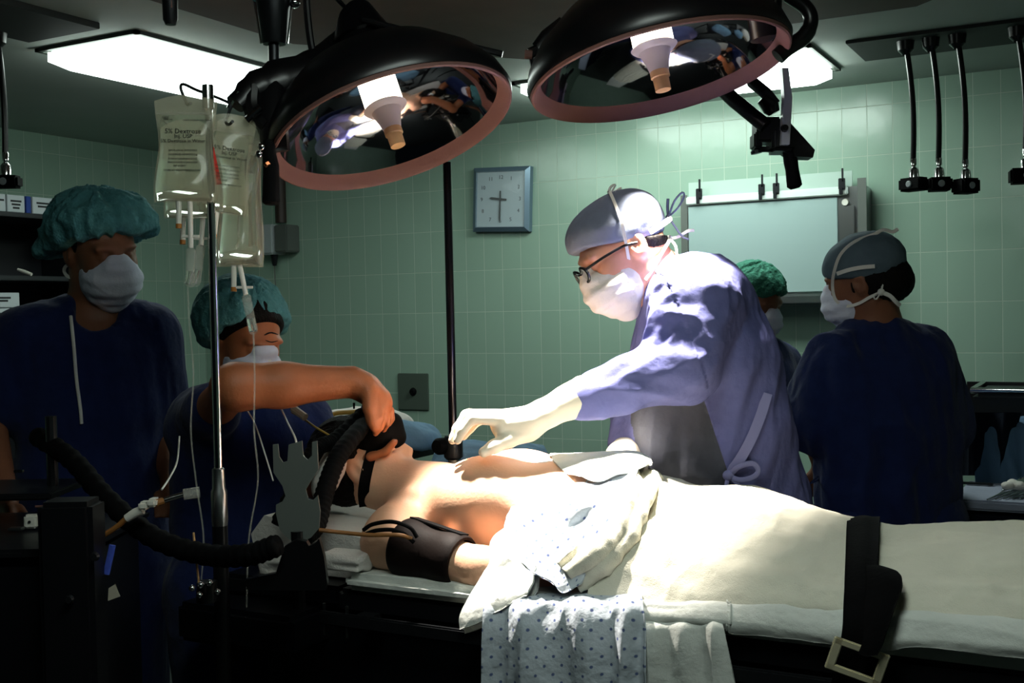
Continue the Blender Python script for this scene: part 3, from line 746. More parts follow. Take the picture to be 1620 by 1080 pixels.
MB().tube([P(1248, 238, D2 - .01), P(1251, 256, D2 - .01), P(1253, 268, D2 - .01), P(1257, 294, D2 - .01), P(1258, 298, D2 - .01)], [.014 * K, .0155 * K, .0145 * K, .0165 * K, .010 * K], 14).build('grip', M['blackmatte'], tB)
# ================================================================== operating table
t = thing('operating_table', (-.5, 2.14, 0), 'black operating table under the patient, with a pale mattress and steel side rail', 'operating table')
MB().lohi((-1.44, 1.875, .935), (.9, 2.41, .985), .01).build('table_top', M['table_dark'], t)
MB().lohi((-1.78, 1.90, .935), (-1.45, 2.38, .98), .01).build('head_section', M['table_dark'], t)
r = MB().lohi((-1.46, 1.838, .918), (.9, 1.85, .945), .003)
r.build('side_rail', M['darkmetal'], t)
for x in (-1.35, -.75, -.15, .5):
    MB().lohi((x - .02, 1.848, .925), (x + .02, 1.88, .945)).build('rail_bracket', M['darkmetal'], t)
MB().lohi((-1.70, 1.93, .12), (.85, 2.36, .936), .03).build('pedestal_dark_fill', M['table_dark'], t)  # widened into a black block so the space under the table reads dark
MB().lohi((-1.5, 1.9, 0), (.6, 2.38, .13), .03).build('base', M['table_dark'], t)
for x, z in ((-1.452, .905), (-1.395, .905)):
    MB().lohi((x, 1.845, z - .01), (x + .005, 1.85, z + .055)).build('latch_pin', M['steel'], t)
mt = MB().lohi((-1.415, 1.862, .986), (.9, 2.42, 1.022), .014).build('mattress', M['white'], t)
p = aY(745, 982, 1.83)

# head rest cushions and towels beneath the head
hp = thing('head_cushion', (-1.6, 2.12, .98), 'pale wedge cushion under the patient\'s shoulders and head', 'cushion')
MB().prism([(-1.43, .985), (-1.30, 1.03), (-1.40, 1.07), (-1.70, 1.105), (-1.74, 1.06), (-1.72, .985)], .36, (0, 2.14, 0), np.array([[1, 0, 0], [0, 0, 1.0], [0, 1, 0]])).build('wedge', M['whitecloth2'], hp, sharp=30)
def towel(c, size, label, seed):
    c = np.asarray(c); S = SDF()
    for i in range(4):
        S.cone(c + [-size[0], 0, i * size[2]], c + [size[0], .01 * (i % 2), i * size[2]], size[2] * .62, size[2] * .62, .006, side=(0, 1, 0), ratio=size[1] / size[2])
    V, Fc = S.mesh(.006)
    V = V + vnormals(V, Fc) * (folds(V, (1, 0, .2), 24, 5, seed) * .004)[:, None]
    return tag(link('folded_towel', V, Fc, M['whitecloth2'], sharp=0), label, 'towel', 'folded towels by the head')
a = aY(432, 868, 1.86); towel([a[0], 1.90, 1.0], (.045, .06, .014), 'folded white towel left of the notched grey bracket', 3)
a = aY(548, 868, 1.86); towel([a[0] - .02, 1.89, 1.028], (.045, .05, .009), 'folded white towel right of the notched bracket, next to the patient\'s shoulder', 8)

# ================================================================== the patient
def frame(f, u):
    f = nrm(f); u = nrm(u - f * (u @ f)); return np.array([f, np.cross(u, f), u])
def head(S, c, A, s=1.0, nose=True, ears=True, neck=None, chin=1.0):
    L = lambda x, y, z: np.asarray(c) + np.array([x, y, z]) @ A * s
    R = lambda *r: np.array(r) * s
    S.ell(L(-.014, 0, .034), R(.098, .077, .09), A, .03)
    S.ell(L(.036, 0, -.04), R(.062, .060, .085), A, .05)
    for y in (-1, 1):
        S.cone(L(-.005, .048 * y, -.06), L(.068, .014 * y, -.106), .020 * s, .017 * s, .03)
        S.ell(L(.062, .036 * y, -.034), R(.026, .024, .028), A, .03)
        S.ell(L(.088, .028 * y, .022), R(.014, .026, .010), A, .02)
    S.ell(L(.082, 0, -.107 * chin), R(.017, .020, .016), A, .025)
    for y in (-1, 1): S.ell(L(.103, .033 * y, .0), R(.018, .020, .014), A, .015, -1)
    if nose:
        S.cone(L(.092, 0, .012), L(.114, 0, -.036), .008 * s, .0115 * s, .018)
        for y in (-1, 1): S.ell(L(.102, .012 * y, -.042), R(.011, .008, .008), A, .008)
    for y in (-1, 1):
        S.ell(L(.083, .032 * y, .0), R(.0135, .0135, .0135), A, .004)
    S.ell(L(.094, 0, -.070), R(.011, .023, .0058), A, .008)
    S.ell(L(.092, 0, -.082), R(.011, .021, .0065), A, .008)
    if ears:
        for y in (-1, 1):
            B = A.copy(); ca, sa = math.cos(.25), math.sin(.25)
            B = np.array([A[0] * ca + A[2] * sa * .6, A[1], A[2] * ca - A[0] * sa * .6]); B = np.array([nrm(b) for b in B])
            S.ell(L(-.010, .080 * y, -.008), R(.022, .012, .034), B, .010)
            S.ell(L(-.003, .092 * y, -.006), R(.012, .009, .022), B, .005, -1)
            S.ell(L(.007, .083 * y, -.014), R(.006, .006, .008), B, .006)
    if neck is not None:
        S.chain([L(-.028, 0, -.05)] + list(neck[0]), [.056 * s] + list(neck[1]), .04)
    return L
def hit(S, px, py, d0=1.0, off=0.0, d1=6.0):
    """first point of a surface seen along one direction"""
    r = ray(px, py); r = r / np.linalg.norm(r); t = d0
    for _ in range(220):
        v = float(S.ev((CAM + r * t)[None].astype(np.float32))[0])
        if v < .0006: break
        t += min(v * .7, .08)
        if t > d1: return None
    return CAM + r * (t - off)
def on(S, pix, off=.003, n=None, d0=1.0):
    P = [hit(S, x, y, d0, off) for x, y in pix]; P = [q for q in P if q is not None]
    return catmull(P, n or len(P) * 4)
def ribbon(name, P, w, th, m, parent, S=None, roll=None):
    """flat tape along points"""
    P = np.asarray(P); T = np.gradient(P, axis=0)
    N = np.array([nrm(CAM - q) for q in P]) if roll is None else np.array([nrm(roll)] * len(P))
    B = np.cross(T, N); B /= np.maximum(np.linalg.norm(B, axis=1, keepdims=True), 1e-9); N = np.cross(B, T); N /= np.maximum(np.linalg.norm(N, axis=1, keepdims=True), 1e-9)
    V = np.concatenate([np.stack([P + B * w + N * th, P - B * w + N * th, P - B * w - N * th, P + B * w - N * th], 1).reshape(-1, 3)])
    k = len(P); Fc = [(i * 4 + j, i * 4 + (j + 1) % 4, i * 4 + 4 + (j + 1) % 4, i * 4 + 4 + j) for i in range(k - 1) for j in range(4)] + [(3, 2, 1, 0), (4 * k - 4, 4 * k - 3, 4 * k - 2, 4 * k - 1)]
    return link(name, V, Fc, m, parent, sharp=40)

def patient():
    t = thing('person', (-1.0, 2.14, 1.02), 'patient lying face up on the operating table, lower body under the cream blanket', 'person')
    S = SDF()
    A = frame(VC(.84, .50, .10), VC(-.5, .84, 0))
    c = aY(576, 729, 2.13)
    L = head(S, c, A, .90, neck=([(-1.40, 2.135, 1.145), (-1.31, 2.14, 1.13)], [.062, .075]))
    yy = (0, 1, 0)
    S.chain([(-1.33, 2.14, 1.115), (-1.20, 2.14, 1.125), (-1.04, 2.14, 1.125), (-.92, 2.14, 1.105), (-.70, 2.14, 1.09)], [.080, .100, .095, .080, .066], .05, side=yy, ratio=1.42)
    S.chain([(-1.365, 1.985, 1.095), (-1.37, 2.14, 1.12), (-1.36, 2.29, 1.105)], [.055, .06, .055], .05)
    for y in (2.062, 2.235):
        S.ell((-1.185, y, 1.168), (.105, .082, .070), None, .05)
    # collar bones and breast bone hollow
    for y in (2.03, 2.25): S.cone((-1.345, 2.14 + (y - 2.14) * .2, 1.185), (-1.35, y, 1.165), .010, .010, .03)
    # near arm along the body and the far arm
    sh = aY(612, 858, 1.945); el = aY(764, 899, 1.915)
    S.chain([sh, sh * .5 + el * .5, el], [.056, .045, .039], .03)
    S.chain([el, el + [.10, .03, .0], el + [.20, .08, -.005]], [.041, .036, .028], .02)
    S.chain([(-1.36, 2.31, 1.10), (-1.12, 2.37, 1.07), (-.86, 2.35, 1.06)], [.056, .045, .035], .04)
    S.chain([el + [.20, .08, -.005], el + [.30, .11, -.01]], [.03, .026], .01, side=(0, 0, 1), ratio=.5)
    # hips and legs, beneath the blanket
    for y in (2.085, 2.195):
        S.chain([(-.70, y, 1.085), (-.36, y, 1.07), (-.30, y, 1.068), (.05, y, 1.06), (.15, y, 1.06)], [.058, .045, .043, .038, .035], .04)
        S.chain([(.13, y, 1.05), (.15, y, 1.10)], [.035, .022], .03)
    body = skin('body', S, M['skin_pat'], t, .0045)
    # lips and nostril tone
    for z, w in ((-.0695, .0062), (-.0825, .0066)):
        B = MB(); pts = [L(.0965 - abs(y) * abs(y) * 14, y, z + (.002 if z > -.075 else -.001) * (1 - abs(y) / .02)) for y in np.linspace(-.021, .021, 9)]
        B.tube(pts, [.001, .003, .0045, .0053, .0055, .0053, .0045, .003, .001], 8); B.build('lip', M['lip'], t, sharp=0)
    # dark cotton of hair behind the head harness
    Hh = SDF(); Hh.ell(L(-.03, 0, .045), np.array([.1, .085, .09]) * .92, A, .03).ell(L(-.06, 0, -.01), np.array([.07, .07, .07]), A, .03)
    Hh.half(L(.045, 0, .04), A[0], .01)
    skin('hair', Hh, M['hair'], t, .006, disp=lambda V, N: folds(V, A[0], 120, 15, 4) * .003)
    return S, L, A, sh, el, t
SP, LP, AP, shP, elP, tP = patient()

# blood pressure cuff and its leads
def cuff():
    a = shP + (elP - shP) * .20; b = shP + (elP - shP) * .80; d = nrm(b - a)
    t = thing('arm_cuff', (a + b) / 2 - [0, 0, .06], 'dark brown pressure cuff wrapped round the patient\'s upper arm', 'arm cuff')
    n = 30; th = np.linspace(0, 2 * math.pi, 64, endpoint=False)
    e1 = nrm(np.cross(d, [0, 0, 1])); e2 = np.cross(e1, d)
    V = []; ts = np.linspace(0, 1, n)
    for x in ts:
        r = .062 - .010 * x + .003 * math.sin(x * 9)
        if x < .03 or x > .97: r -= .002
        V.append(a + (b - a) * x + np.outer(np.cos(th), e1) * r + np.outer(np.sin(th), e2) * r)
    for x in ts[::-1]:
        r = .056 - .010 * x
        V.append(a + (b - a) * x + np.outer(np.cos(th), e1) * r + np.outer(np.sin(th), e2) * r)
    k = len(V); V = np.concatenate(V); m = len(th)
    Fc = [(i * m + j, i * m + (j + 1) % m, ((i + 1) % k) * m + (j + 1) % m, ((i + 1) % k) * m + j) for i in range(k) for j in range(m)]
    link('sleeve', V, Fc, M['cuff'], t, sharp=40)
    ribbon('fastening_flap', [a + (b - a) * x + e1 * (-.053 + .012 * x) * -1 * 0 + nrm(-e1 * .2 + e2) * (.0645 - .010 * x) for x in np.linspace(.06, .95, 16)], .014, .0015, M['blackmatte'], t, roll=nrm(-e1 * .2 + e2))
    return a, b
ca, cb = cuff()
def lead(pix, r, m, label, name='cuff_tube'):
    P = catmull([aY(x, y, Y) for x, y, Y in pix], len(pix) * 7)
    return tag(MB().tube(P, r, 8).build(name, m), label, 'tube')
lead([(505, 838, 1.80), (540, 842, 1.82), (585, 846, 1.84), (630, 846, 1.86), (652, 852, 1.875)], .0042, M['browncable'], 'tan tube running left from the arm cuff over the folded towel')
lead([(575, 838, 1.87), (590, 829, 1.87), (620, 825, 1.87), (648, 834, 1.875), (660, 850, 1.88)], .0042, M['blackmatte'], 'upper black tube curving across the patient\'s shoulder into the cuff')
lead([(575, 846, 1.86), (595, 839, 1.86), (622, 838, 1.86), (640, 845, 1.87), (655, 858, 1.875)], .0042, M['blackmatte'], 'lower black tube crossing the patient\'s shoulder into the cuff')

# ------------------------------------------------------------------ linen
def col(px, ys, yc, ridge=2.17, edge=1.865, zf=1.02):
    q = aY(px, ys, ridge); dy = yc - ys
    return [[q[0] - .02, 2.43, zf], [q[0] - .01, 2.34, q[2] - .045], q, aY(px, ys + .16 * dy, 2.07), aY(px, ys + .47 * dy, 1.965), aY(px, ys + .80 * dy, 1.895), aY(px, yc, edge), aY(px, yc + 5, edge + .03)]
bl = [(930, 744, 944), (985, 748, 950), (1040, 757, 954), (1080, 768, 954), (1120, 770, 953), (1165, 772, 954), (1210, 781, 955), (1265, 800, 958), (1315, 816, 961), (1345, 824, 963), (1368, 829, 965), (1392, 833, 966), (1430, 834, 967), (1500, 831, 970), (1560, 830, 973), (1620, 830, 977), (1720, 833, 984), (1850, 837, 994), (2050, 842, 1008)]
G = np.array([col(*b) for b in bl]).transpose(1, 0, 2)
X = np.array([1, 0, 0.0])
tb = thing('blanket', (-.4, 2.14, 1.02), 'cream blanket over the patient\'s hips and legs, held by the black strap', 'blanket')
patch('blanket_top', G, 110, 360, M['blanket'], tb, thick=.006,
      disp=lambda V, u, v: folds(V, (1, 0, -.18), 15, 2.2, 11) * .012 * np.clip(np.sin(np.pi * np.clip(u, 0, 1)), .25, 1) + folds(V, (.3, .2, 1), 24, 6, 21) * .003 + .010 * np.exp(-((u - .90) / .035) ** 2))
# rolled back edge of the blanket
RL = [[(1052, 764, 2.16), (1012, 748, 2.16), (1000, 752, 2.16)], [(1040, 776, 2.09), (1014, 770, 2.05), (990, 776, 2.07)], [(1026, 805, 2.03), (1000, 805, 1.985), (970, 805, 2.0)],
      [(1006, 850, 1.97), (982, 850, 1.925), (948, 840, 1.95)], [(968, 893, 1.92), (950, 884, 1.88), (915, 868, 1.90)], [(915, 930, 1.885), (905, 915, 1.86), (885, 895, 1.87)]]
patch('rolled_edge', [[aY(*q) for q in r] for r in RL], 90, 40, M['blanket'], tb, thick=.008,
      disp=lambda V, u, v: folds(V, (.6, -.3, -.8), 40, 5, 31) * .007 + .016 * np.abs(np.sin(v * 2.2 * math.pi)))
# draw sheet over the mattress edge
ds = [(1012, 950, 990), (1060, 952, 987), (1110, 952, 990), (1150, 952, 994), (1160, 953, 1002), (1230, 956, 1008), (1335, 962, 1019), (1400, 966, 1028), (1440, 967, 1021), (1500, 970, 1025), (1620, 977, 1041), (1760, 987, 1057), (2050, 1008, 1090)]
G = np.array([[aY(x, a - 3, 1.93), aY(x, a - 2, 1.868), aY(x, a + .35 * (b - a), 1.846), aY(x, a + .75 * (b - a), 1.838), aY(x, b, 1.843)] for x, a, b in ds]).transpose(1, 0, 2)
tag(patch('draw_sheet', G, 50, 300, M['white'], None, thick=.004, disp=lambda V, u, v: folds(V, (1, 0, -.1), 30, 4, 41) * .004 + folds(V, (.1, 0, 1), 18, 5, 42) * .003),
    'white draw sheet hanging a little over the near side of the mattress below the blanket', 'sheet')
# dotted hospital gown: bunched over the hips, hanging over the table side
tg = thing('hospital_gown', (-1.0, 1.95, .6), 'pale blue-dotted hospital gown bunched on the patient and hanging over the table edge', 'hospital gown')
g1 = [[(838, 733, 2.30), (895, 736, 2.30), (950, 734, 2.30), (1012, 735, 2.30)], [(842, 731, 2.18), (896, 730, 2.18), (952, 729, 2.18), (1016, 730, 2.18)],
      [(828, 754, 2.08), (888, 758, 2.08), (950, 766, 2.10), (1014, 744, 2.10)], [(812, 800, 2.0), (872, 798, 1.985), (938, 786, 2.0), (1000, 770, 2.03)],
      [(800, 838, 1.95), (860, 846, 1.93), (922, 842, 1.945), (978, 822, 1.96)], [(801, 872, 1.91), (850, 892, 1.885), (902, 894, 1.88), (945, 880, 1.90)],
      [(838, 905, 1.865), (866, 922, 1.85), (892, 940, 1.848), (922, 925, 1.86)]]
patch('gown_bodice', [[aY(*q) for q in r] for r in g1], 130, 110, M['dots'], tg, thick=.003,
      disp=lambda V, u, v: (folds(V, (.75, .2, .65), 17, 4.5, 51) * .013 + folds(V, (.75, .2, .65), 45, 12, 52) * .003) * np.clip(u * 4 - .3, .25, 1) + .004)
hang = []
for py, Y in ((938, 1.875), (952, 1.835), (985, 1.815), (1040, 1.81), (1100, 1.812), (1190, 1.815)):
    hang.append([aY(x + (py - 950) * s, py, Y) for x, s in ((768, -.02), (830, -.01), (895, 0), (960, .01), (1016, .05))])
patch('gown_skirt', hang, 110, 160, M['dots'], tg, thick=.003,
      disp=lambda V, u, v: (np.sin(v * 25 + 2.0 * np.sin(u * 2 + v * 5)) * .008 + folds(V, (.12, 0, 1), 34, 3, 61) * .008) * np.clip(u * 3, .1, 1))
# strip of belly sheet
st = [[(862, 745, 2.30), (930, 742, 2.30), (1000, 738, 2.30), (1022, 742, 2.29)], [(870, 727, 2.2), (935, 726, 2.2), (1000, 724, 2.2), (1026, 734, 2.19)], [(880, 742, 2.11), (940, 744, 2.10), (990, 738, 2.11), (1030, 744, 2.13)],
      [(905, 757, 2.07), (945, 768, 2.05), (985, 758, 2.06), (1022, 746, 2.1)]]
tag(patch('belly_sheet', [[aY(*q) for q in r] for r in st], 60, 90, M['white'], None, thick=.004, disp=lambda V, u, v: folds(V, (1, 0, .1), 22, 5, 71) * .006 + .012),
    'narrow white sheet folded across the patient\'s belly above the dotted gown', 'sheet')
# folded white sheet whose corner points down at the left
fl = [[(812, 828, 1.955), (835, 842, 1.94), (872, 856, 1.94)], [(782, 852, 1.92), (812, 872, 1.90), (852, 892, 1.885)], [(770, 900, 1.885), (802, 915, 1.87), (846, 922, 1.858)],
      [(744, 945, 1.85), (778, 950, 1.838), (842, 930, 1.85)], [(730, 975, 1.83), (765, 972, 1.825), (838, 935, 1.846)], [(731, 995, 1.825), (760, 984, 1.822), (832, 940, 1.844)]]
tf = thing('folded_sheet', aY(780, 990, 1.84), 'white folded sheet with one corner pointing down over the mattress left of the dotted gown', 'sheet')
patch('sheet_layer', [[aY(*q) for q in r] for r in fl], 90, 60, M['white'], tf, thick=.004, disp=lambda V, u, v: folds(V, (.5, .2, 1), 22, 5, 81) * .006 + .006)
patch('sheet_layer', [[aY(x + 5, y + 7, Y + .012) for x, y, Y in r] for r in fl], 70, 50, M['white'], tf, thick=.004, disp=lambda V, u, v: folds(V, (.5, .2, 1), 22, 5, 85) * .005)
# plain cloth hanging
hc = [[aY(x + (py - 985) * s, py, Y) for x, s in ((1012, .08), (1060, .10), (1105, .14), (1143, .2))] for py, Y in ((975, 1.87), (986, 1.836), (1010, 1.826), (1060, 1.824), (1110, 1.825), (1190, 1.83))]
tag(patch('hanging_cloth', hc, 80, 90, M['drape_pale'] if 'drape_pale' in M else M['white'], None, thick=.003, disp=lambda V, u, v: (np.sin(v * 16 + u) * .004 + folds(V, (.1, 0, 1), 22, 3, 91) * .006) * np.clip(u * 3, .1, 1)),
    'plain white cloth hanging below the draw sheet right of the dotted gown', 'cloth')

# ------------------------------------------------------------------ strap with buckle
tt = thing('body_strap', aY(1370, 1060, 1.80), 'wide black strap over the patient\'s thighs with a shiny metal buckle', 'strap')
def strap_row(dx, w):
    pts = [(1366, 829, 2.17)]; out = []
    x0, x1 = (1343 - 1366) + 0, (1392 - 1366) + 0
    rows = [(1366, 836, 2.30, 0), (1367, 826, 2.17, 0), (1366, 850, 2.065, 0), (1365, 892, 1.955, 0), (1364, 935, 1.885, 0), (1363, 962, 1.853, 0), (1361, 990, 1.832, -1), (1355, 1020, 1.826, -2), (1348, 1052, 1.826, -3), (1338, 1085, 1.83, -3)]
    for x, y, Y, dw in rows:
        out.append([aY(x + k * (26 + dw), y + (2 if k else 0) + max(0, (y - 990)) * .0 + k * (4 if y > 990 else 0), Y) for k in (-1, -.5, 0, .5, 1)])
    return out
sr_ = strap_row(0, 0)
patch('strap_band', sr_, 90, 14, M['strap'], tt, thick=.005, disp=lambda V, u, v: np.full(len(V), .013))
tl = [[(1370, 905, 1.915), (1386, 908, 1.912), (1404, 913, 1.908)], [(1374, 914, 1.90), (1400, 916, 1.892), (1421, 921, 1.89)], [(1376, 936, 1.872), (1404, 936, 1.864), (1430, 937, 1.862)],
      [(1374, 972, 1.84), (1398, 974, 1.83), (1416, 972, 1.832)], [(1372, 1010, 1.815), (1388, 1012, 1.812), (1405, 1005, 1.814)], [(1360, 1035, 1.805), (1374, 1038, 1.805), (1390, 1036, 1.806)]]
patch('loose_end', [[aY(*q) for q in r] for r in tl], 50, 20, M['strap'], tt, thick=.005, disp=lambda V, u, v: np.full(len(V), .016))
bc = aY(1356, 1046, 1.80); bu = nrm(VC(.93, -.30, .2)); bv = nrm(VC(.30, .93, .15)); bv = nrm(bv - bu * (bv @ bu)); bw = np.cross(bu, bv)
b = MB(); w, h_, tk = .0365, .0215, .0055
for a, c_, d_ in (((-w, h_), (w, h_), 0), ((-w, -h_), (w, -h_), 0), ((-w, -h_), (-w, h_), 1), ((w, -h_), (w, h_), 1)):
    p0 = bc + bu * a[0] + bv * a[1]; p1 = bc + bu * c_[0] + bv * c_[1]; ce = (p0 + p1) / 2; ln = np.linalg.norm(p1 - p0) + tk * 2
    b.box(ce, (ln, tk * 2, .006) if not d_ else (tk * 2.6, ln, .006), np.array([bu, bv, bw]), .0015)
b.build('buckle', M['gold'], tt)
# ================================================================== people
def fold_disp(dirs, amp, seed, fa=14, fl=3):
    return lambda V, N: (folds(V, dirs, fa, fl, seed) * amp + folds(V, dirs, fa * 2.6, fl * 2.2, seed + 40) * amp * .3)
def bouffant(L, A, s, m, parent, cen=(-.02, 0, .05), rad=(.125, .112, .105), extra=(), cut=((.03, 0, .03), (.35, 0, -.93)), seed=0, name='bouffant_cap', amp=.006):
    S = SDF(); S.ell(L(*cen), np.array(rad) * s, A, .03)
    for e, r in extra: S.ell(L(*e), np.array(r) * s, A, .04)
    S.half(L(*cut[0]), np.array(cut[1]) @ A, .012)
    o = L(*cen)
    def dsp(V, N):
        q = (V - o) @ A.T
        ang = np.arctan2(q[:, 1], q[:, 0]) * 2.6
        P = np.stack([ang, q[:, 2] * 14, np.full(len(q), seed * 3.1)], 1)
        return (1 - np.abs(vnoise(P * 1.7, seed)) * 2) * amp + vnoise(V * 60, seed) * amp * .4
    skin(name, S, m, parent, .005, dsp)
    return S
def facemask(L, A, s, m, parent, seed=1, up=0.0, name='face_mask'):
    S = SDF()
    S.cone(L(.098, 0, -.022 + up), L(.092, 0, -.062), .030 * s, .041 * s, .03, side=A[1], ratio=1.25)
    S.cone(L(.092, 0, -.062), L(.066, 0, -.112), .041 * s, .036 * s, .03, side=A[1], ratio=1.3)
    for y in (-1, 1): S.ell(L(.045, .047 * y, -.065), np.array([.045, .024, .046]) * s, A, .03)
    S.half(L(.012, 0, -.06), -A[0], .006)
    S.half(L(.1, 0, .012 + up), np.array([.15, 0, .99]) @ A, .006)
    skin(name, S, m, parent, .0035, lambda V, N: np.sin(((V - L(.1, 0, 0)) @ A[2]) * 200) * .0016 * ((V - L(.05, 0, 0)) @ A[0] > 0) + folds(V, A[1], 40, 12, seed) * .002)
    return S

# ------------------------------------------------------------------ surgeon
def surgeon():
    t = thing('person', (-.82, 2.62, 0), 'surgeon in lilac gown, glasses and white mask reaching out a gloved hand', 'person')
    P = at
    A = frame(VC(-.84, -.52, .16), VC(-.52, .84, 0)); c = P(986, 394, 2.60)
    S = SDF()
    nb = P(1078, 462, 2.62)
    L = head(S, c, A, 1.0, neck=([P(1035, 440, 2.61), nb], [.060, .075]))
    fwd = FW
    # body under the gown
    S.chain([P(1185, 830, 2.68), P(1140, 690, 2.66), P(1116, 575, 2.63), P(1100, 490, 2.62)], [.12, .125, .13, .105], .05, side=fwd, ratio=1.2)
    shn, eln, wrn = P(1096, 486, 2.47), P(1078, 580, 2.40), P(905, 636, 2.39)
    S.chain([shn, eln, wrn], [.055, .043, .027], .03)
    shf, elf, wrf = P(1075, 520, 2.80), P(1012, 640, 2.76), P(992, 712, 2.68)
    S.chain([shf, elf, wrf], [.055, .043, .027], .03)
    z0 = P(1185, 830, 2.68)
    for dx in (-.09, .09):
        q = z0 + FW * dx; S.chain([q, [q[0], q[1], .5], [q[0], q[1], .1]], [.09, .06, .045], .03); S.cone([q[0], q[1], .05], np.array([q[0], q[1], .04]) - RT * .14, .05, .035, .03)
    skin('body', S, M['skin'], t, .005)
    # hair under the cap edge
    Hs = SDF(); Hs.ell(L(-.032, 0, .02), (.088, .0815, .085), A, .02); Hs.half(L(0, 0, .012), A[2] * .93 - A[0] * .36, .004); Hs.half(L(.03, 0, 0), A[0] * .95 - A[2] * .3, .01); Hs.half(L(-.03, 0, -.058), -A[2] * .9 + A[0] * .45, .01)
    skin('hair', Hs, M['hair'], t, .004, lambda V, N: folds(V, A[2], 160, 30, 3) * .0015)
    # cap
    Cp = SDF(); Cp.ell(L(-.008, 0, .040), (.114, .090, .084), A, .03).ell(L(.035, 0, .062), (.066, .070, .046), A, .04).ell(L(-.04, 0, .05), (.076, .083, .066), A, .03)
    Cp.half(L(.02, 0, .018), np.array([.364, 0, -.931]) @ A, .005)
    cap = skin('surgical_cap', Cp, M['cap_grey'], t, .004, lambda V, N: folds(V, A[0], 26, 8, 5) * .003)
    bw = [(1028, 352), (1031, 344)]
    kn = L(-.125, .02, .008)
    tie = MB()
    tie.tube(catmull([kn, kn + VC(.012, .035, .01), kn + VC(.03, .055, .01), kn + VC(.034, .045, .01), kn + VC(.02, .02, .01), kn], 16), .0024, 6)
    tie.tube(catmull([kn, kn + VC(-.002, .02, 0), kn + VC(-.001, .042, 0)], 8), .0034, 6)
    tie.tube(catmull([kn, kn + VC(.012, -.02, .01), kn + VC(.03, -.045, .01), kn + VC(.045, -.052, .01)], 10), .0024, 6)
    tie.ell(kn, (.007, .007, .007)); tie.build('cap_tie', M['tie_grey'], cap)
    # mask, its straps
    Mk = facemask(L, A, 1.0, M['mask_white'], t, 2)
    def strap(pts, w=.0035): return ribbon('mask_strap', catmull([L(*p) for p in pts], 24), w, .0009, M['tie'], t)
    strap([(.022, .068, -.028), (.012, .088, .01), (-.002, .097, .055), (-.016, .080, .098), (-.03, .045, .124), (-.04, .0, .128)])
    strap([(.014, .068, -.085), (-.02, .072, -.07), (-.055, .066, -.052), (-.085, .05, -.040), (-.10, .02, -.035)])
    strap([(-.045, .092, .0), (-.08, .078, .0), (-.115, .045, .002), (-.125, .02, .004)], .006)
    kk = L(-.04, 0, .128)
    MB().tube(catmull([kk, kk + VC(.006, .014, 0), kk + VC(.016, .018, 0), kk + VC(.008, .002, 0), kk + VC(.02, .006, 0), kk + VC(.03, .012, 0)], 20), .0028, 6).build('mask_knot', M['tie'], t)
    k2 = L(-.10, .02, -.035)
    MB().tube(catmull([k2, k2 + VC(.02, .004, 0), k2 + VC(.04, .016, .01), k2 + VC(.055, .018, .01)], 12), .004, 6, flat=(FW, .5)).tube(catmull([k2, k2 + VC(.01, -.02, .03), k2 + VC(.012, -.045, .035)], 8), .003, 6).ell(k2, (.008, .008, .008)).build('mask_knot', M['tie'], t)
    # spectacles
    g = MB()
    for y in (-1, 1):
        th = np.linspace(0, 2 * math.pi, 25)
        pts = [L(.119 - .004 * abs(math.cos(a)), y * .034 + math.cos(a) * .0225, -.004 + math.sin(a) * .0175) for a in th]
        g.tube(pts, .0034, 8, cap=False)
        g.tube(catmull([L(.115, y * .056, .004), L(.07, y * .078, .006), L(.02, y * .084, .004), L(-.01, y * .086, -.005)], 14), .0032, 8)
    g.tube(catmull([L(.118, -.012, .0), L(.123, 0, .003), L(.118, .012, .0)], 8), .0025, 8)
    gl = g.build('eyeglasses', M['black'], t)
    for y in (-1, 1):
        MB().lathe([(0, 0), (.0215, 0), (.0215, .0015), (0, .0015)], L(.1175, y * .034, -.004), A[0], 20).build('lens', M['lens'], gl)
    # gown
    Gn = SDF()
    Gn.chain([[P(1225, 1150, 2.72)[0], P(1225, 1150, 2.72)[1], .38], P(1182, 950, 2.70), P(1164, 800, 2.68), P(1136, 690, 2.66), P(1114, 575, 2.63), P(1104, 500, 2.62)], [.25, .19, .150, .160, .154, .128], .06, side=fwd, ratio=1.18)
    Gn.ell(P(1104, 462, 2.62), (.095, .16, .07), np.array([RT, FW, UP]), .06)
    Gn.chain([P(1088, 470, 2.55), shn, eln * .5 + shn * .5, eln], [.085, .088, .078, .072], .035)
    Gn.chain([eln, eln * .5 + wrn * .5, wrn + (eln - wrn) * .06], [.072, .058, .041], .02)
    Gn.chain([shf, elf, wrf + (elf - wrf) * .15], [.085, .066, .045], .03)
    Gn.ell(P(1040, 690, 2.62), (.06, .12, .12), np.array([RT, FW, UP]), .06)
    # open neck
    Gn.cone(P(1035, 432, 2.61), nb + UP * .0, .062, .055, .012, op=-1)
    wr = nrm(wrn - eln)
    def dsp(V, N):
        tor = fold_disp(UP * .9 + RT * .35, .011, 15, 12, 2.0)(V, N)
        arm = folds(V, nrm(wr + .45 * UP), 17, 3.2, 27) * .011 + folds(V, nrm(wr - .5 * UP), 30, 6, 29) * .004
        # how far each point is from the near sleeve axis
        d = np.full(len(V), 9.0)
        for a, b in ((shn, eln), (eln, wrn)):
            ba = b - a; q = np.clip((V - a) @ ba / (ba @ ba), 0, 1); d = np.minimum(d, np.linalg.norm(V - a - q[:, None] * ba, axis=1))
        w = np.clip((.13 - d) / .05, 0, 1)
        return tor * (1 - w) + arm * w
    # stiff front panel of the gown: in front of a slanting seam, below the arm
    p1, p2 = P(1094, 590, 2.5), P(1156, 775, 2.5); sn = nrm(np.cross(p2 - p1, FW)); sn = sn if sn @ RT < 0 else -sn
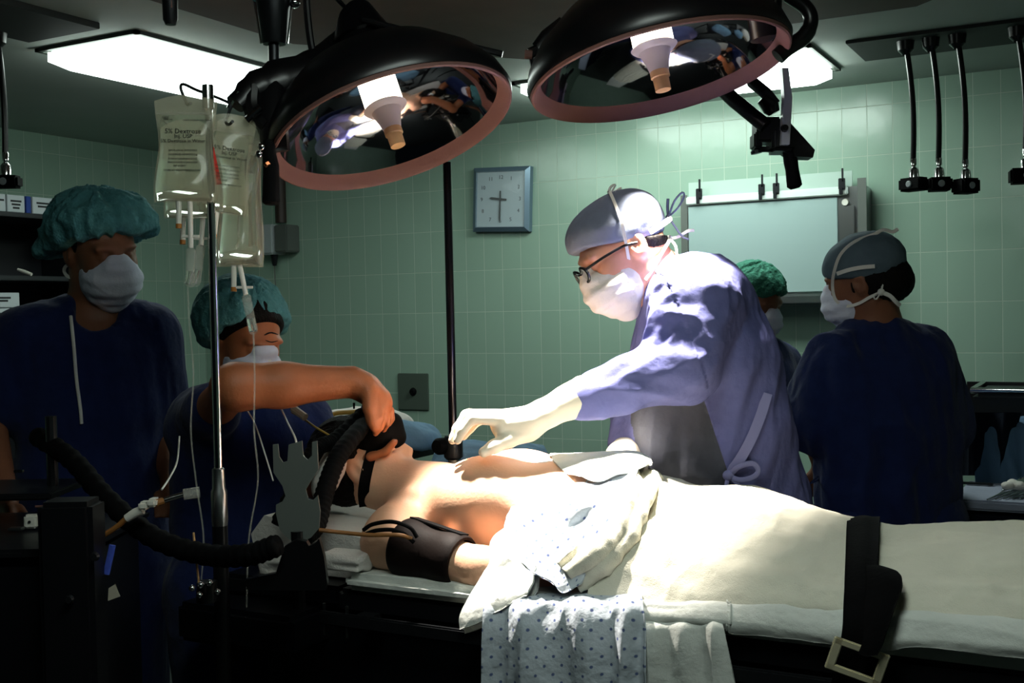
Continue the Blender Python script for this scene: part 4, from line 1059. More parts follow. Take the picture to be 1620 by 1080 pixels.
    def fm(V, Fc):
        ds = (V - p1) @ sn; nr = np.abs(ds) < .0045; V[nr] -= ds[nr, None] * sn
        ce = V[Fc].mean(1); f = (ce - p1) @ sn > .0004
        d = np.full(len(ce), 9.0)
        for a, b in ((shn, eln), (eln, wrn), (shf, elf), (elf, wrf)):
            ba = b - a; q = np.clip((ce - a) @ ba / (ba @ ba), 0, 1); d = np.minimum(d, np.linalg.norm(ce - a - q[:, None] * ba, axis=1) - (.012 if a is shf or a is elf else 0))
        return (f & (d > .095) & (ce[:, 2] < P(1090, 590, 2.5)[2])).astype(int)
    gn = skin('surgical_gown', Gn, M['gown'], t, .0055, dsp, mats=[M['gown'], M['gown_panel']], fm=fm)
    # side ties of the gown
    ribbon('waist_tie', on(Gn, [(1214, 622), (1204, 655), (1188, 695), (1168, 730), (1150, 752)], .009), .011, .0012, M['gown_tie'], gn)
    k = hit(Gn, 1152, 752, off=.012)
    lp = MB().tube(catmull([k, k + VC(.02, .02, .012), k + VC(.05, .028, .016), k + VC(.062, .012, .014), k + VC(.05, -.002, .014), k + VC(.022, -.008, .012), k], 26), .006, 8, flat=(FW, .5)); lp.ell(k, (.012, .012, .012))
    lp.tube(catmull([k, k + VC(-.006, -.03, .008), k + VC(-.002, -.07, .006)], 10), .005, 8, flat=(FW, .5)); lp.tube(catmull([k, k + VC(.02, -.02, .008), k + VC(.03, -.06, .004)], 10), .005, 8, flat=(FW, .5))
    lp.build('tie_bow', M['gown_tie'], gn)
    nk = P(1082, 420, 2.56)
    MB().tube(catmull([nk, nk + VC(.02, .012, 0), nk + VC(.04, .002, .01), nk + VC(.06, .0, .01), nk + VC(.075, -.008, 0)], 14), .006, 8, flat=(FW, .6)).tube([nk + VC(.0, -.004, 0), nk + VC(-.012, .014, .0), nk + VC(.012, .026, 0)], .004, 6).build('neck_tie', M['tie'], gn)
    # gloves: near hand reaching left, palm down, fingers bent down, thumb below
    Gl = SDF(); d = 2.37; P0 = P; P = lambda x, y, q: P0(x, y, q + .10)
    Gl.chain([P(925, 624, 2.29), P(900, 636, 2.285), P(862, 652, 2.275)], [.043, .035, .029], .02, side=UP, ratio=.95)
    Gl.cone(P(866, 656, 2.275), P(795, 668, 2.27), .026, .027, .02, side=FW, ratio=1.45)
    Gl.cone(P(842, 676, 2.262), P(800, 686, 2.255), .022, .018, .025)
    fing = [((790, 664, 2.243), (748, 662, 2.238), (731, 680, 2.238), (724, 696, 2.24)), ((785, 657, 2.262), (738, 657, 2.262), (724, 678, 2.262), (716, 696, 2.263)),
            ((786, 657, 2.283), (742, 656, 2.285), (727, 676, 2.285), (717, 691, 2.285)), ((792, 661, 2.302), (758, 662, 2.306), (743, 676, 2.306), (733, 690, 2.306))]
    for i, f in enumerate(fing):
        Gl.chain([P(*q) for q in f], [.0135, .0115, .0105, .0088], .006)
    Gl.chain([P(836, 684, 2.255), P(805, 697, 2.24), P(782, 706, 2.232), P(765, 715, 2.23)], [.019, .0135, .0125, .0105], .012)
    skin('glove', Gl, M['glove'], t, .0028, lambda V, N: folds(V, RT, 60, 18, 5) * .0008)
    P = P0
    # far hand resting on the patient
    Gf = SDF(); Gf.chain([P(1000, 706, 2.68), P(992, 722, 2.6), P(985, 730, 2.52)], [.036, .036, .032], .02, side=RT, ratio=1.25)
    for i in range(4):
        x = 962 + i * 14; Gf.chain([P(x + 4, 727, 2.51), P(x, 734, 2.46), P(x - 2, 746, 2.43)], [.012, .011, .009], .006)
    Gf.chain([P(1008, 728, 2.56), P(1016, 738, 2.50), P(1014, 746, 2.46)], [.014, .012, .01], .008)
    skin('glove', Gf, M['glove'], t, .004)
    return Gn
SG = surgeon()

# ------------------------------------------------------------------ generic scrubs
def scrub_person(label, headc, A, s, skinm, neckb, torso, hw, arms, legs, cut=None, trs=True):
    t = thing('person', (torso[0][0], torso[0][1], 0), label, 'person')
    S = SDF(); L = head(S, headc, A, s, neck=([headc * .4 + neckb * .6, neckb], [.056 * s, .064 * s]))
    n = len(torso)
    side = arms[0][0] - arms[1][0]; side = nrm(side - UP * (side @ UP))
    S.chain(torso, [r * .8 for r in hw], .05, side=side, ratio=1.5)
    for a in arms: S.chain(a[:3], [.052, .040, .027], .03)
    for l in legs: S.chain(l, [.085, .055, .04][:len(l)], .03); S.cone(np.array(l[-1]) - [0, 0, .03], np.array(l[-1]) + [.04, -.13, -.05], .045, .035, .03)
    return t, S, L, side
def scrub_top(S, t, torso, hw, side, arms, m, neckb, neckdir, seed, amp=.009, sl=.82, rs=(.082, .078, .075), drop=None):
    G = SDF()
    G.chain(torso, hw, .06, side=side, ratio=1.5)
    for a in arms:
        e = a[0] + (a[1] - a[0]) * sl
        G.chain([a[0] + (torso[-1] - a[0]) * .3, a[0], e], rs, .04)
    G.cone(neckb + UP * .10 + neckdir * .02, neckb - UP * .01 + neckdir * .06, .07, .052, .015, op=-1)
    skin('scrub_top', G, m, t, .006, fold_disp(UP + side * .15, amp, seed, 11, 2.0))
    return G
def trousers(t, legs, m, seed):
    G = SDF(); top = [np.array(l[0]) + [0, 0, .10] for l in legs]
    G.cone(top[0], top[1], .125, .125, .05)
    for l in legs: G.chain([np.array(l[0]) + [0, 0, .05]] + [np.array(q) for q in l[1:]], [.125, .095, .085][:len(l)], .03)
    skin('scrub_trousers', G, m, t, .0075, fold_disp((0, 0, 1), .008, seed, 10, 2))

# ---- tall man at the left
def man_left():
    P = at; D = 2.95
    A = frame(VC(.66, -.30, .68), VC(.08, .93, .3))
    hc = P(160, 392, D - .03); nb = P(152, 478, D + .02)
    tor = [P(150, 860, D), P(150, 760, D), P(146, 640, D), P(144, 560, D), P(146, 512, D + .01)]
    hw = [.125, .116, .120, .122, .082]
    arms = [[P(44, 535, D - .06), P(-18, 660, D - .10), P(10, 790, D - .28)], [P(236, 532, D + .06), P(258, 650, D + .10), P(262, 735, D + .0)]]
    z = lambda p, h: np.array([p[0], p[1], h])
    l0, l1 = P(112, 900, D - .02), P(196, 900, D + .04)
    legs = [[z(l0, .86), z(l0, .48), z(l0, .09)], [z(l1, .86), z(l1, .48), z(l1, .09)]]
    t, S, L, side = scrub_person('tall man in blue scrubs and teal bouffant cap standing at the far left, looking down', hc, A, 1.02, None, nb, tor, hw, arms, legs)
    for a in arms:
        w = a[2]; d = nrm(a[2] - a[1])
        S.cone(w, w + d * .09, .026, .028, .02, side=side, ratio=.6)
        for i in range(4): q = w + d * .09 + RT * (i - 1.5) * .017; S.chain([q, q + d * .035, q + d * .06 - FW * .01], [.010, .009, .008], .006)
        S.chain([w + d * .03 + RT * .025, w + d * .07 + RT * .04, w + d * .1 + RT * .042], [.013, .011, .009], .008)
    skin('body', S, M['skin_dark'], t, .006)
    bouffant(L, A, 1.0, M['cap_teal'], t, cen=(-.025, .0, .055), rad=(.132, .122, .092), extra=[((-.075, -.085, -.02), (.06, .05, .06)), ((.02, .06, .06), (.08, .07, .07))], cut=((.03, 0, .028), (.45, 0, -.9)), seed=3, amp=.008)
    Hh = SDF(); Hh.ell(L(-.02, 0, .02), (.10, .085, .085), A, .02); Hh.half(L(.055, 0, .0), A[0], .01); skin('hair', Hh, M['hair'], t, .006)
    facemask(L, A, 1.04, M['mask_blue'], t, 6)
    ribbon('mask_strap', catmull([L(.012, -.066, -.07), L(-.02, -.08, -.07), L(-.06, -.07, -.06), L(-.1, -.02, -.05)], 14), .004, .001, M['tie'], t)
    G = scrub_top(S, t, tor, hw, side, arms, M['scrub'], nb + VC(.02, -.03, .02), VC(.2, 0, 1), 31, rs=(.072, .074, .072))
    trousers(t, legs, M['scrub'], 35)
    # pale cord hanging from the neck
    MB().tube(on(G, [(113, 462), (112, 500), (117, 550), (121, 600), (127, 645), (129, 670)], .004), .0042, 8).build('neck_cord', M['tie'], t)
    ribbon('mask_strap', on(G, [(196, 470), (203, 484), (211, 493), (222, 492)], .004), .0025, .001, M['tie'], t)
man_left()

# ---- woman at the head of the table
def woman():
    P = at; D = 2.80
    A = frame(VC(.62, -.42, .62), VC(.22, .88, .25))
    hc = P(390, 530, D); nb = P(374, 618, D + .05)
    tor = [P(385, 900, D + .04), P(385, 820, D + .04), P(392, 740, D + .03), P(395, 680, D + .02), P(392, 648, D + .03)]
    hw = [.105, .102, .11, .105, .08]
    el, wr = P(372, 612, 2.44), P(556, 604, 2.52)
    arms = [[P(318, 668, D - .05), el, wr], [P(480, 668, D + .10), P(505, 760, D - .02), P(536, 738, D - .22)]]
    z = lambda p, h: np.array([p[0], p[1], h])
    l0, l1 = P(345, 940, D), P(425, 940, D + .08)
    legs = [[z(l0, .80), z(l0, .45), z(l0, .09)], [z(l1, .80), z(l1, .45), z(l1, .09)]]
    t, S, L, side = scrub_person('woman in teal bouffant cap reaching her bare arm over the patient\'s face', hc, A, .93, None, nb, tor, hw, arms, legs)
    # fuller forearm, wrist bent, hand hanging down to the mask
    S.chain([el, el * .6 + wr * .4, wr], [.047, .043, .027], .03)
    Q = lambda x, y, d=2.53: at(x, y, d)
    S.chain([Q(556, 604), Q(578, 612), Q(598, 630)], [.026, .026, .027], .02, side=FW, ratio=1.15)
    S.cone(Q(580, 616), Q(604, 642), .024, .022, .02, side=FW, ratio=1.6)
    for i, f in enumerate([((600, 640, 2.50), (601, 660, 2.495), (597, 676, 2.50), (594, 686, 2.505)), ((606, 640, 2.52), (608, 662, 2.515), (601, 676, 2.515), (597, 683, 2.52)),
                           ((608, 638, 2.54), (613, 656, 2.535), (612, 670, 2.535), (607, 680, 2.54)), ((608, 634, 2.56), (617, 650, 2.56), (619, 662, 2.56), (615, 671, 2.56))]):
        S.chain([at(*q) for q in f], [.0112, .0095, .0082, .0068], .004)
    S.chain([Q(584, 620, 2.50), Q(584, 646, 2.485), Q(588, 664, 2.485), Q(592, 676, 2.49)], [.016, .0125, .011, .009], .012)
    # other hand under the mask
    w = arms[1][2]; d = nrm(VC(.9, .3, .1))
    S.cone(w, w + d * .08, .026, .026, .02)
    for i in range(4): q = w + d * .08 + FW * (i - 1.5) * .017; S.chain([q, q + d * .035, q + d * .055 + UP * .015], [.010, .009, .008], .006)
    S.chain([w + d * .03 + UP * .02, w + d * .06 + UP * .04], [.013, .01], .008)
    skin('body', S, M['skin_arm'], t, .0038)
    bouffant(L, A, .95, M['cap_teal'], t, cen=(-.04, 0, .03), rad=(.122, .124, .112), cut=((.052, 0, .07), (.80, 0, -.60)), seed=9, amp=.006)
    Hh = SDF(); Hh.ell(L(-.018, 0, .03), np.array([.107, .088, .095]), A, .02); Hh.half(L(.055, 0, .045), np.array([.8, 0, -.6]) @ A, .01); skin('hair', Hh, M['hair'], t, .005)
    facemask(L, A, .94, M['mask_blue'], t, 16, up=.014)
    for tg2, pts, r0 in (('eyebrow', [(418, 530), (428, 526), (440, 529)], .0019), ('eyelashes', [(420, 538), (429, 541), (440, 539)], .0014)):
        q = on(S, pts, .001, 10)
        if len(q) > 4: MB().tube(q, r0 * np.array([.4, .8, 1, 1, 1, 1, 1, .9, .7, .4]), 6).build(tg2, M['hair'], t)
    ribbon('nose_band', catmull([L(.128, y, -.012 - abs(y) * .25) - A[0] * (abs(y) * .55) for y in (-.032, -.016, 0, .016, .032)], 12), .0016, .0008, M['whiteplastic'], t)
    scrub_top(S, t, tor, hw, side, arms, M['scrub'], nb, VC(.4, 0, .8), 51, sl=.38, rs=(.075, .068, .062), amp=.008)
    trousers(t, legs, M['scrub'], 55)
woman()

# ---- man with his back turned, right
def man_right():
    P = at; D = 3.2
    A = frame(VC(-.78, -.22, -.50), VC(-.12, .97, .12))
    hc = P(1366, 440, D); nb = P(1388, 505, D + .0)
    tor = [P(1408, 850, D), P(1404, 780, D), P(1398, 690, D), P(1392, 605, D), P(1390, 548, D)]
    hw = [.118, .118, .125, .124, .084]
    arms = [[P(1326, 578, D - .02), P(1284, 668, D - .02), P(1302, 742, D + .10)], [P(1460, 574, D + .02), P(1488, 680, D + .08), P(1484, 760, D + .25)]]
    z = lambda p, h: np.array([p[0], p[1], h])
    l0, l1 = P(1355, 860, D), P(1455, 860, D + .02)
    legs = [[z(l0, .84), z(l0, .48), z(l0, .09)], [z(l1, .84), z(l1, .48), z(l1, .09)]]
    t, S, L, side = scrub_person('man in dark blue scrubs and grey cap at right with his back turned', hc, A, .98, None, nb, tor, hw, arms, legs)
    for a in arms:
        w = a[2]; d = nrm(VC(-.3, -.6, -.5)); S.cone(w, w + d * .09, .026, .028, .02)
        for i in range(4): q = w + d * .09 + RT * (i - 1.5) * .016; S.chain([q, q + d * .03, q + d * .05 + FW * .01], [.010, .009, .008], .006)
        S.chain([w + d * .03 - RT * .02, w + d * .07 - RT * .03], [.013, .01], .008)
    skin('body', S, M['skin_dark'], t, .006)
    Hh = SDF(); Hh.ell(L(-.03, 0, .0), (.095, .085, .09), A, .02).ell(L(-.085, 0, -.035), (.045, .065, .045), A, .03); Hh.half(L(.05, 0, 0), A[0], .01); Hh.half(L(0, 0, .05), A[2], .01); skin('hair', Hh, M['hair'], t, .005, lambda V, N: folds(V, A[2], 90, 20, 2) * .003)
    Cp = SDF(); Cp.ell(L(-.008, 0, .045), (.110, .090, .082), A, .03).ell(L(-.05, 0, .04), (.072, .082, .070), A, .03); Cp.half(L(0, 0, .01), np.array([.22, 0, -.975]) @ A, .005)
    cap = skin('surgical_cap', Cp, M['cap_dark'], t, .005, lambda V, N: folds(V, A[0], 26, 8, 8) * .004)
    facemask(L, A, .98, M['mask_blue'], t, 26)
    def over(pix, off, n):
        P_ = []
        for x, y in pix:
            q = [h for h in (hit(z_, x, y, 1.0, off) for z_ in (S, Cp, Hh)) if h is not None]
            if q: P_.append(min(q, key=lambda h: (h - CAM) @ FW))
        return catmull(P_, n)
    ribbon('mask_strap', over([(1386, 369), (1352, 382), (1330, 402), (1320, 428), (1317, 452), (1322, 474), (1338, 484), (1358, 480), (1376, 470), (1394, 462)], .006, 50), .0042, .001, M['tie'], t)
    ribbon('cap_tie', over([(1324, 433), (1342, 427), (1362, 423), (1384, 421)], .005, 16), .0055, .001, M['tie'], cap)
    k = over([(1394, 462), (1396, 461)], .008, 2)[0]; MB().tube(catmull([k, k + VC(.02, -.01, .01), k + VC(.035, -.025, .01), k + VC(.05, -.035, .0)], 10), .006, 8, flat=(FW, .5)).tube(catmull([k, k + VC(.004, .02, 0), k + VC(.01, .035, 0)], 8), .003, 6).tube(catmull([k, k + VC(-.012, -.004, 0), k + VC(-.02, -.012, 0), k + VC(-.014, -.02, 0), k], 10), .0022, 6).ell(k, (.01, .01, .01)).build('mask_knot', M['tie'], t)
    k = over([(1386, 369), (1388, 369)], .006, 2)[0]; MB().tube(catmull([k, k + VC(.02, .01, 0), k + VC(.045, .004, 0), k + VC(.06, .012, 0)], 10), .005, 8, flat=(FW, .5)).build('mask_knot', M['tie'], t)
    scrub_top(S, t, tor, hw, side, arms, M['scrub'], nb, VC(0, 0, -.5), 71, amp=.020, sl=.95, rs=(.068, .080, .080))
    trousers(t, legs, M['scrub'], 75)
    return arms
armsR = man_right()
f = thing('forceps', at(1284, 765, 3.12), 'bright steel forceps held low by the man with his back turned', 'forceps')
tip = at(1281, 765, 3.13)
for a in ((1304, 744), (1311, 752)):
    MB().tube([tip, (tip + at(*a, 3.20)) / 2, at(*a, 3.20)], [.0022, .0032, .0028], 8).build('blade', M['chrome'], f)

# ---- half hidden person far behind the surgeon
def far_person():
    P = at; D = 4.2
    A = frame(VC(.45, -.35, .6), VC(.05, .95, .2))
    hc = P(1196, 474, D); nb = P(1192, 530, D)
    tor = [P(1180, 760, D), P(1185, 690, D), P(1188, 620, D), P(1190, 565, D)]
    hw = [.12, .115, .12, .095]
    arms = [[P(1120, 570, D), P(1110, 650, D), P(1130, 720, D - .1)], [P(1246, 580, D + .05), P(1240, 660, D + .1), P(1200, 720, D + .1)]]
    arms[1] = [P(1236, 576, D + .1), P(1228, 660, D + .12), P(1200, 720, D + .1)]
    z = lambda p, h: np.array([p[0], p[1], h])
    l0, l1 = P(1155, 780, D), P(1205, 780, D)
    legs = [[z(l0, .84), z(l0, .48), z(l0, .09)], [z(l1, .84), z(l1, .48), z(l1, .09)]]
    t, S, L, side = scrub_person('person in green bouffant cap half hidden behind the surgeon\'s back, below the x-ray viewer', hc, A, .95, None, nb, tor, hw, arms, legs)
    skin('body', S, M['skin_dark'], t, .008)
    bouffant(L, A, .95, M['cap_green'], t, cen=(-.02, 0, .045), rad=(.12, .112, .1), cut=((.04, 0, .03), (.5, 0, -.86)), seed=13, amp=.006)
    facemask(L, A, .95, M['mask_blue'], t, 36)
    scrub_top(S, t, tor, hw, side, arms, M['scrub'], nb, VC(.3, 0, .8), 91, rs=(.075, .07, .068))
    trousers(t, legs, M['scrub'], 95)
far_person()
# ================================================================== drip stand and bags
D = 2.30
ip = at(347, 800, D)
t = thing('drip_stand', (ip[0], ip[1], 0), 'steel drip stand pole with black lower tube between the two anaesthetists', 'drip stand')
zt = at(334, 152, D)[2]
MB().tube([(ip[0], ip[1], ip[2] + .06), (ip[0], ip[1], zt)], .0085, 18).build('upper_pole', M['chrome'], t)
MB().lathe([(.0, -.04), (.0155, -.04), (.0165, -.03), (.0165, .03), (.0135, .036), (.0125, .075), (.009, .078)], (ip[0], ip[1], ip[2]), (0, 0, 1), 20).build('collar', M['steel'], t)
MB().tube([(ip[0], ip[1], .05), (ip[0], ip[1], ip[2] - .035)], .0155, 18).build('lower_pole', M['black'], t)
b = MB()
for i in range(5):
    a = i * 2 * math.pi / 5; b.tube([(ip[0], ip[1], .07), (ip[0] + .28 * math.cos(a), ip[1] + .28 * math.sin(a), .045)], [.018, .013], 8)
b.build('base', M['black'], t)
top = np.array([ip[0], ip[1], zt])
MB().lathe([(.0, .02), (.011, .018), (.012, -.03), (.0, -.03)], top, (0, 0, 1), 14).build('hook_hub', M['chrome'], t)
P = lambda x, y, d=D: at(x, y, d)
MB().tube(catmull([top, P(310, 142), P(290, 133), P(286, 140), P(293, 158), P(297, 166, D - .015), P(302, 163, D - .03)], 22), .0032, 8).build('hook', M['darkmetal'], t)
MB().tube(catmull([top, P(350, 157), P(364, 165), P(362, 178), P(357, 192), P(362, 197, D - .02), P(368, 192, D - .04)], 22), .0032, 8).build('hook', M['darkmetal'], t)
for x in (-1, 1):
    pass

def drip_bag(pix, w, d, label, lines, tilt=0.0, level=.0, seed=0, sticker=False, thick=.022, port=True):
    """pix: top centre and bottom centre of the bag in the photograph, w: full width in metres"""
    a, b = at(pix[0], pix[1], d), at(pix[2], pix[3], d); ln = np.linalg.norm(b - a); dn = (b - a) / ln
    fr = nrm(-FW + RT * tilt); fr = nrm(fr - dn * (fr @ dn)); rt = np.cross(fr, dn) * 1.0
    if rt @ RT < 0: rt = -rt
    t = thing('drip_bag', b, label, 'drip bag', 'drip bags on the stand')
    nu, nv = 40, 18
    def hw(v): return w / 2 * (1 - .16 * math.exp(-((v - .42) / .28) ** 2) - .05 * max(0, (v - .85) / .15) ** 2)
    def th(v): return 0.0016 + thick * max(0, min(1, (v - .10) / .25)) * (1 - max(0, (v - .86) / .14) ** 2 * .9) * (.75 + .35 * v)
    def pt(v, x, sgn, inset=0.0):
        h = hw(v) - inset; tt = th(v) * max(0, 1 - x * x) ** .6
        bulge = .004 * math.sin(v * 9 + seed) * (1 - x * x)
        return a + dn * (v * ln) + rt * (x * h) + fr * (sgn * max(tt - inset * .6, .0006) + bulge) + dn * (-.012 * (1 - x * x) * (v < .02))
    def shell(v0, v1, inset):
        V = []; vs = np.linspace(v0, v1, nu); xs = np.sin(np.linspace(-math.pi / 2, math.pi / 2, nv))
        for sgn in (1, -1):
            for v in vs:
                for x in xs: V.append(pt(v, x, sgn, inset))
        n = nu * nv; Fc = []
        for i in range(nu - 1):
            for j in range(nv - 1):
                q = (i * nv + j, i * nv + j + 1, (i + 1) * nv + j + 1, (i + 1) * nv + j); Fc.append(q[::-1]); Fc.append(tuple(k + n for k in q))
        rim = [j for j in range(nv)] + [i * nv + nv - 1 for i in range(1, nu)] + [(nu - 1) * nv + j for j in range(nv - 2, -1, -1)] + [i * nv for i in range(nu - 2, 0, -1)]
        for i in range(len(rim)):
            p, q = rim[i], rim[(i + 1) % len(rim)]; Fc.append((p, q, q + n, p + n))
        return np.array(V), Fc
    V, Fc = shell(0, 1, 0); link('pouch', V, Fc, M['bag'], t, sharp=60)
    V, Fc = shell(level + .14, .985, .0035); link('fluid', V, Fc, M['fluid'], t, sharp=60)
    # welded seam under the hanger
    MB().tube([pt(.125, x, 1) + fr * .001 for x in np.linspace(-.97, .97, 12)], .0018, 8).build('weld_seam', M['clear'], t)
    ax = np.array([rt, -dn, fr])
    for v, s, size, x in lines:
        text('label_print', s, size, pt(v, x / 1.0, 1) + fr * .0012, ax, M['ink'], t)
    if sticker:
        c = pt(.52, -.62, 1) + fr * .003; u = nrm(-dn + rt * -.32)
        MB().box(c, (.015, .075, .0008), np.array([np.cross(u, fr), u, fr])).build('red_sticker', M['red'], t)
    if port:
        e = pt(.99, 0, 0)
        MB().tube([e - rt * .012, e - rt * .012 + dn * .045], .0055, 10).build('injection_port', M['whiteplastic'], t)
        MB().tube([e - rt * .012 + dn * .045, e - rt * .012 + dn * .054], .006, 10).build('port_tip', M['amberport'], t)
    return t, pt(.99, 0, 0), dn, rt, fr
txt = [(.20, '0.45% SODIUM CHLORIDE', .0048, .45), (.17, 'NDC', .006, -.62), (.19, '1000 mL', .0055, -.55), (.315, '5% Dextrose', .0135, 0), (.365, 'Inj. USP', .0115, .02), (.41, '5% Dextrose in Water', .0095, 0),
       (.50, 'EACH 100 mL CONTAINS', .005, 0), (.54, 'DEXTROSE HYDROUS 5 g', .005, .0), (.585, 'STERILE NONPYROGENIC', .005, 0), (.62, 'SINGLE DOSE CONTAINER', .005, 0), (.655, 'SEE INSERT', .005, -.1), (.70, 'STORE AT ROOM TEMPERATURE', .005, 0)]
def chamber(t, p0, p1, p2, sp=True):
    """spike, drip chamber from p0 down to p2"""
    d = nrm(p2 - p0)
    MB().tube([p0, p1], .0052, 10).build('spike', M['whiteplastic'], t)
    MB().box(p0 * .25 + p1 * .75, (.034, .005, .006), np.array([RT, UP, -FW])).build('finger_flange', M['whiteplastic'], t)
    MB().lathe([(.0055, 0), (.0095, .004), (.0092, .05), (.0105, np.linalg.norm(p2 - p1) - .008), (.0085, np.linalg.norm(p2 - p1)), (.003, np.linalg.norm(p2 - p1) + .003)], p1, d, 16).build('drip_chamber', M['clear'], t)
    MB().tube([p1 + d * (np.linalg.norm(p2 - p1) * .62), p2 - d * .003], .0078, 12).build('chamber_fluid', M['fluid'], t)
tb_, e, dn, rt, fr = drip_bag((300, 330 - 20 - 100, 298, 346), .104, D + .03, 'small drip bag hanging behind the front printed bag, only its bottom showing', [], level=.2, seed=2, thick=.016)
chamber(tb_, P(321, 345, D + .03), P(318, 388, D + .02), P(306, 450, D + .01))
ta_, e, dn, rt, fr = drip_bag((294, 160, 293, 320), .128, D - .035, 'front printed drip bag at the left of the stand', txt, seed=0, thick=.02)
chamber(ta_, e + rt * .01, P(302, 392, D - .03), P(297, 452, D - .03))
td_, e, dn, rt, fr = drip_bag((381, 192, 380, 422), .100, D + .05, 'long full drip bag hanging lowest at the right of the stand', [(.16, '1000 mL', .006, .4)], seed=5, thick=.028, level=.1)
chamber(td_, e, P(389, 466, D + .04), P(401, 526, D + .03))
tc_, e, dn, rt, fr = drip_bag((368, 190, 352, 338), .098, D + .0, 'drip bag with a red sticker hanging behind the steel pole', [(q[0], q[1], q[2] * .85, q[3]) for q in txt if q[0] > .3], seed=7, sticker=True, thick=.014, tilt=.25)
def line(pix, label, r=.0014, m='clear', d0=None):
    return tag(MB().tube(catmull([at(*q) for q in pix], len(pix) * 8), r, 6).build('drip_line', M[m]), label, 'drip line')
line([(297, 455, D - .03), (300, 520, D - .02), (306, 590, D), (302, 680, D), (310, 760, D), (322, 850, D), (318, 925, D)], 'thin clear drip line hanging left of the steel pole', .0018)
line([(401, 528, D + .03), (403, 600, D - .02), (402, 680, D - .06), (408, 760, D - .06), (394, 850, D - .06), (390, 960, D - .04)], 'thin clear drip line falling in front of the woman\'s forearm', .0018)

# ================================================================== notched bracket and the gear at the patient's head
BR = np.array([RT, UP, -FW])
def poly(pix, d, thick, ox=468, oy=780):
    c = at(ox, oy, d); return MB().prism([((x - ox) * d / F, -(y - oy) * d / F) for x, y in pix], thick, c, BR), c
bt = thing('notched_bracket', at(470, 900, 2.18), 'grey notched metal bracket plate standing upright beside the table head', 'bracket')
pp = [(432, 703), (440, 702), (442, 722), (448, 731), (455, 729), (457, 703), (478, 697), (480, 721), (487, 727), (494, 720), (494, 699), (502, 697), (504, 742), (491, 762), (484, 774), (488, 789), (495, 791), (503, 783), (507, 808), (505, 835), (492, 850), (478, 857), (458, 853), (443, 838), (437, 812), (437, 798), (447, 793), (452, 784), (447, 768), (433, 747)]
m_, c_ = poly(pp, 2.18, .005); m_.build('upper_plate', M['greymetal'], bt, sharp=30)
pp = [(452, 862), (470, 852), (486, 855), (490, 862), (500, 858), (506, 850), (514, 880), (519, 922), (516, 932), (440, 932), (392, 930), (390, 915), (438, 905)]
m_, c_ = poly(pp, 2.16, .02); m_.build('lower_block', M['black'], bt, sharp=30)
MB().tube([at(470, 840, 2.18), at(472, 900, 2.18), at(474, 960, 2.2)], .012, 10).build('support_post', M['black'], bt)
bt2 = MB().lohi((-1.82, 1.80, .85), (-1.50, 2.38, .934), .012)
tag(bt2.build('head_clamp_block', M['table_dark']), 'black clamp block under the head end of the operating table', 'clamp')

# face mask with straps and breathing hoses
hm = thing('anaesthesia_mask', aY(590, 690, 2.1), 'black rubber anaesthesia mask strapped over the patient\'s eyes and nose', 'anaesthesia mask')
S = SDF()
S.ell(LP(.078, 0, .040), (.032, .060, .040), AP, .03).cone(LP(.098, 0, .016), LP(.114, .0, .048), .030, .022, .03).ell(LP(.05, .045, .045), (.05, .03, .036), AP, .03).ell(LP(.05, -.045, .045), (.05, .03, .036), AP, .03)
S.cone(LP(.112, 0, .045), LP(.088, .01, .078), .021, .019, .012)
skin('mask_cushion', S, M['blackmatte'], hm, .004)
ribbon('head_strap', on(SP, [(590, 706), (586, 722), (581, 742), (577, 762), (575, 782), (577, 800)], .0025, 26), .0125, .002, M['strap'], hm)
ribbon('head_strap', catmull([LP(.06, .07, .05), LP(.0, .088, .03), LP(-.06, .075, .0), LP(-.10, .03, -.02)], 22), .013, .002, M['strap'], hm)
ribbon('head_strap', catmull([LP(.05, .06, .06), LP(.01, .07, .10), LP(-.05, .05, .115), LP(-.1, .0, .08)], 22), .013, .002, M['strap'], hm)
el = LP(.085, .01, .080)
MB().tube([el, el + VC(-.012, .012, .02), el + VC(-.03, .016, .03)], [.016, .017, .015], 14).build('elbow_fitting', M['chrome'], hm)
MB().ell(el + VC(.0, .006, .028), (.008, .008, .008)).ell(el + VC(-.022, .022, .03), (.007, .007, .007)).ell(el + VC(.006, -.006, .026), (.009, .007, .009)).build('valve_screw', M['chrome'], hm)
MB().tube([el + VC(-.026, .006, .036), el + VC(-.028, -.006, .036)], .006, 8).build('copper_valve', mat('copper_valve', 'b8703a', .35, 1.0), hm)
MB().tube([el + VC(-.05, .02, .02), el + VC(-.05, .034, .02)], [.002, .003], 8).build('valve_pin', M['blackmatte'], hm)
def hose(pts, r, label, n=90, cat='breathing hose', name='breathing_hose', amp=.12):
    P_ = catmull(pts, n); rr = r * (1 + amp * np.sin(np.arange(n) * 1.9))
    return tag(MB().tube(P_, rr, 14).build(name, M['blackmatte'], sharp=0), label, cat)
hose([el + VC(-.03, .008, .02), at(530, 696, 2.50), at(508, 705, 2.46), at(490, 722, 2.43), at(470, 760, 2.42), at(440, 830, 2.38)], .0165, 'black corrugated breathing hose leading left from the mask valve')
hose([el + VC(-.02, -.008, .03), at(543, 710, 2.44), at(527, 740, 2.40), at(512, 785, 2.36), at(500, 830, 2.30), at(480, 850, 2.25)], .020, 'thick black breathing hose running down beside the patient\'s head', amp=.05)
hose([at(60, 690, 2.5), at(115, 728, 2.40), at(170, 790, 2.30), at(240, 848, 2.24), at(320, 876, 2.2), at(390, 878, 2.14), at(440, 862, 2.12)], .021, 'long black breathing hose sweeping across the lower left in front of the standing man', amp=.08)
line([(462, 652, 2.62), (480, 662, 2.6), (500, 676, 2.56), (524, 690, 2.53)], 'thin yellowish airway line from the woman\'s chest to the mask', .0024, 'yellowtube')
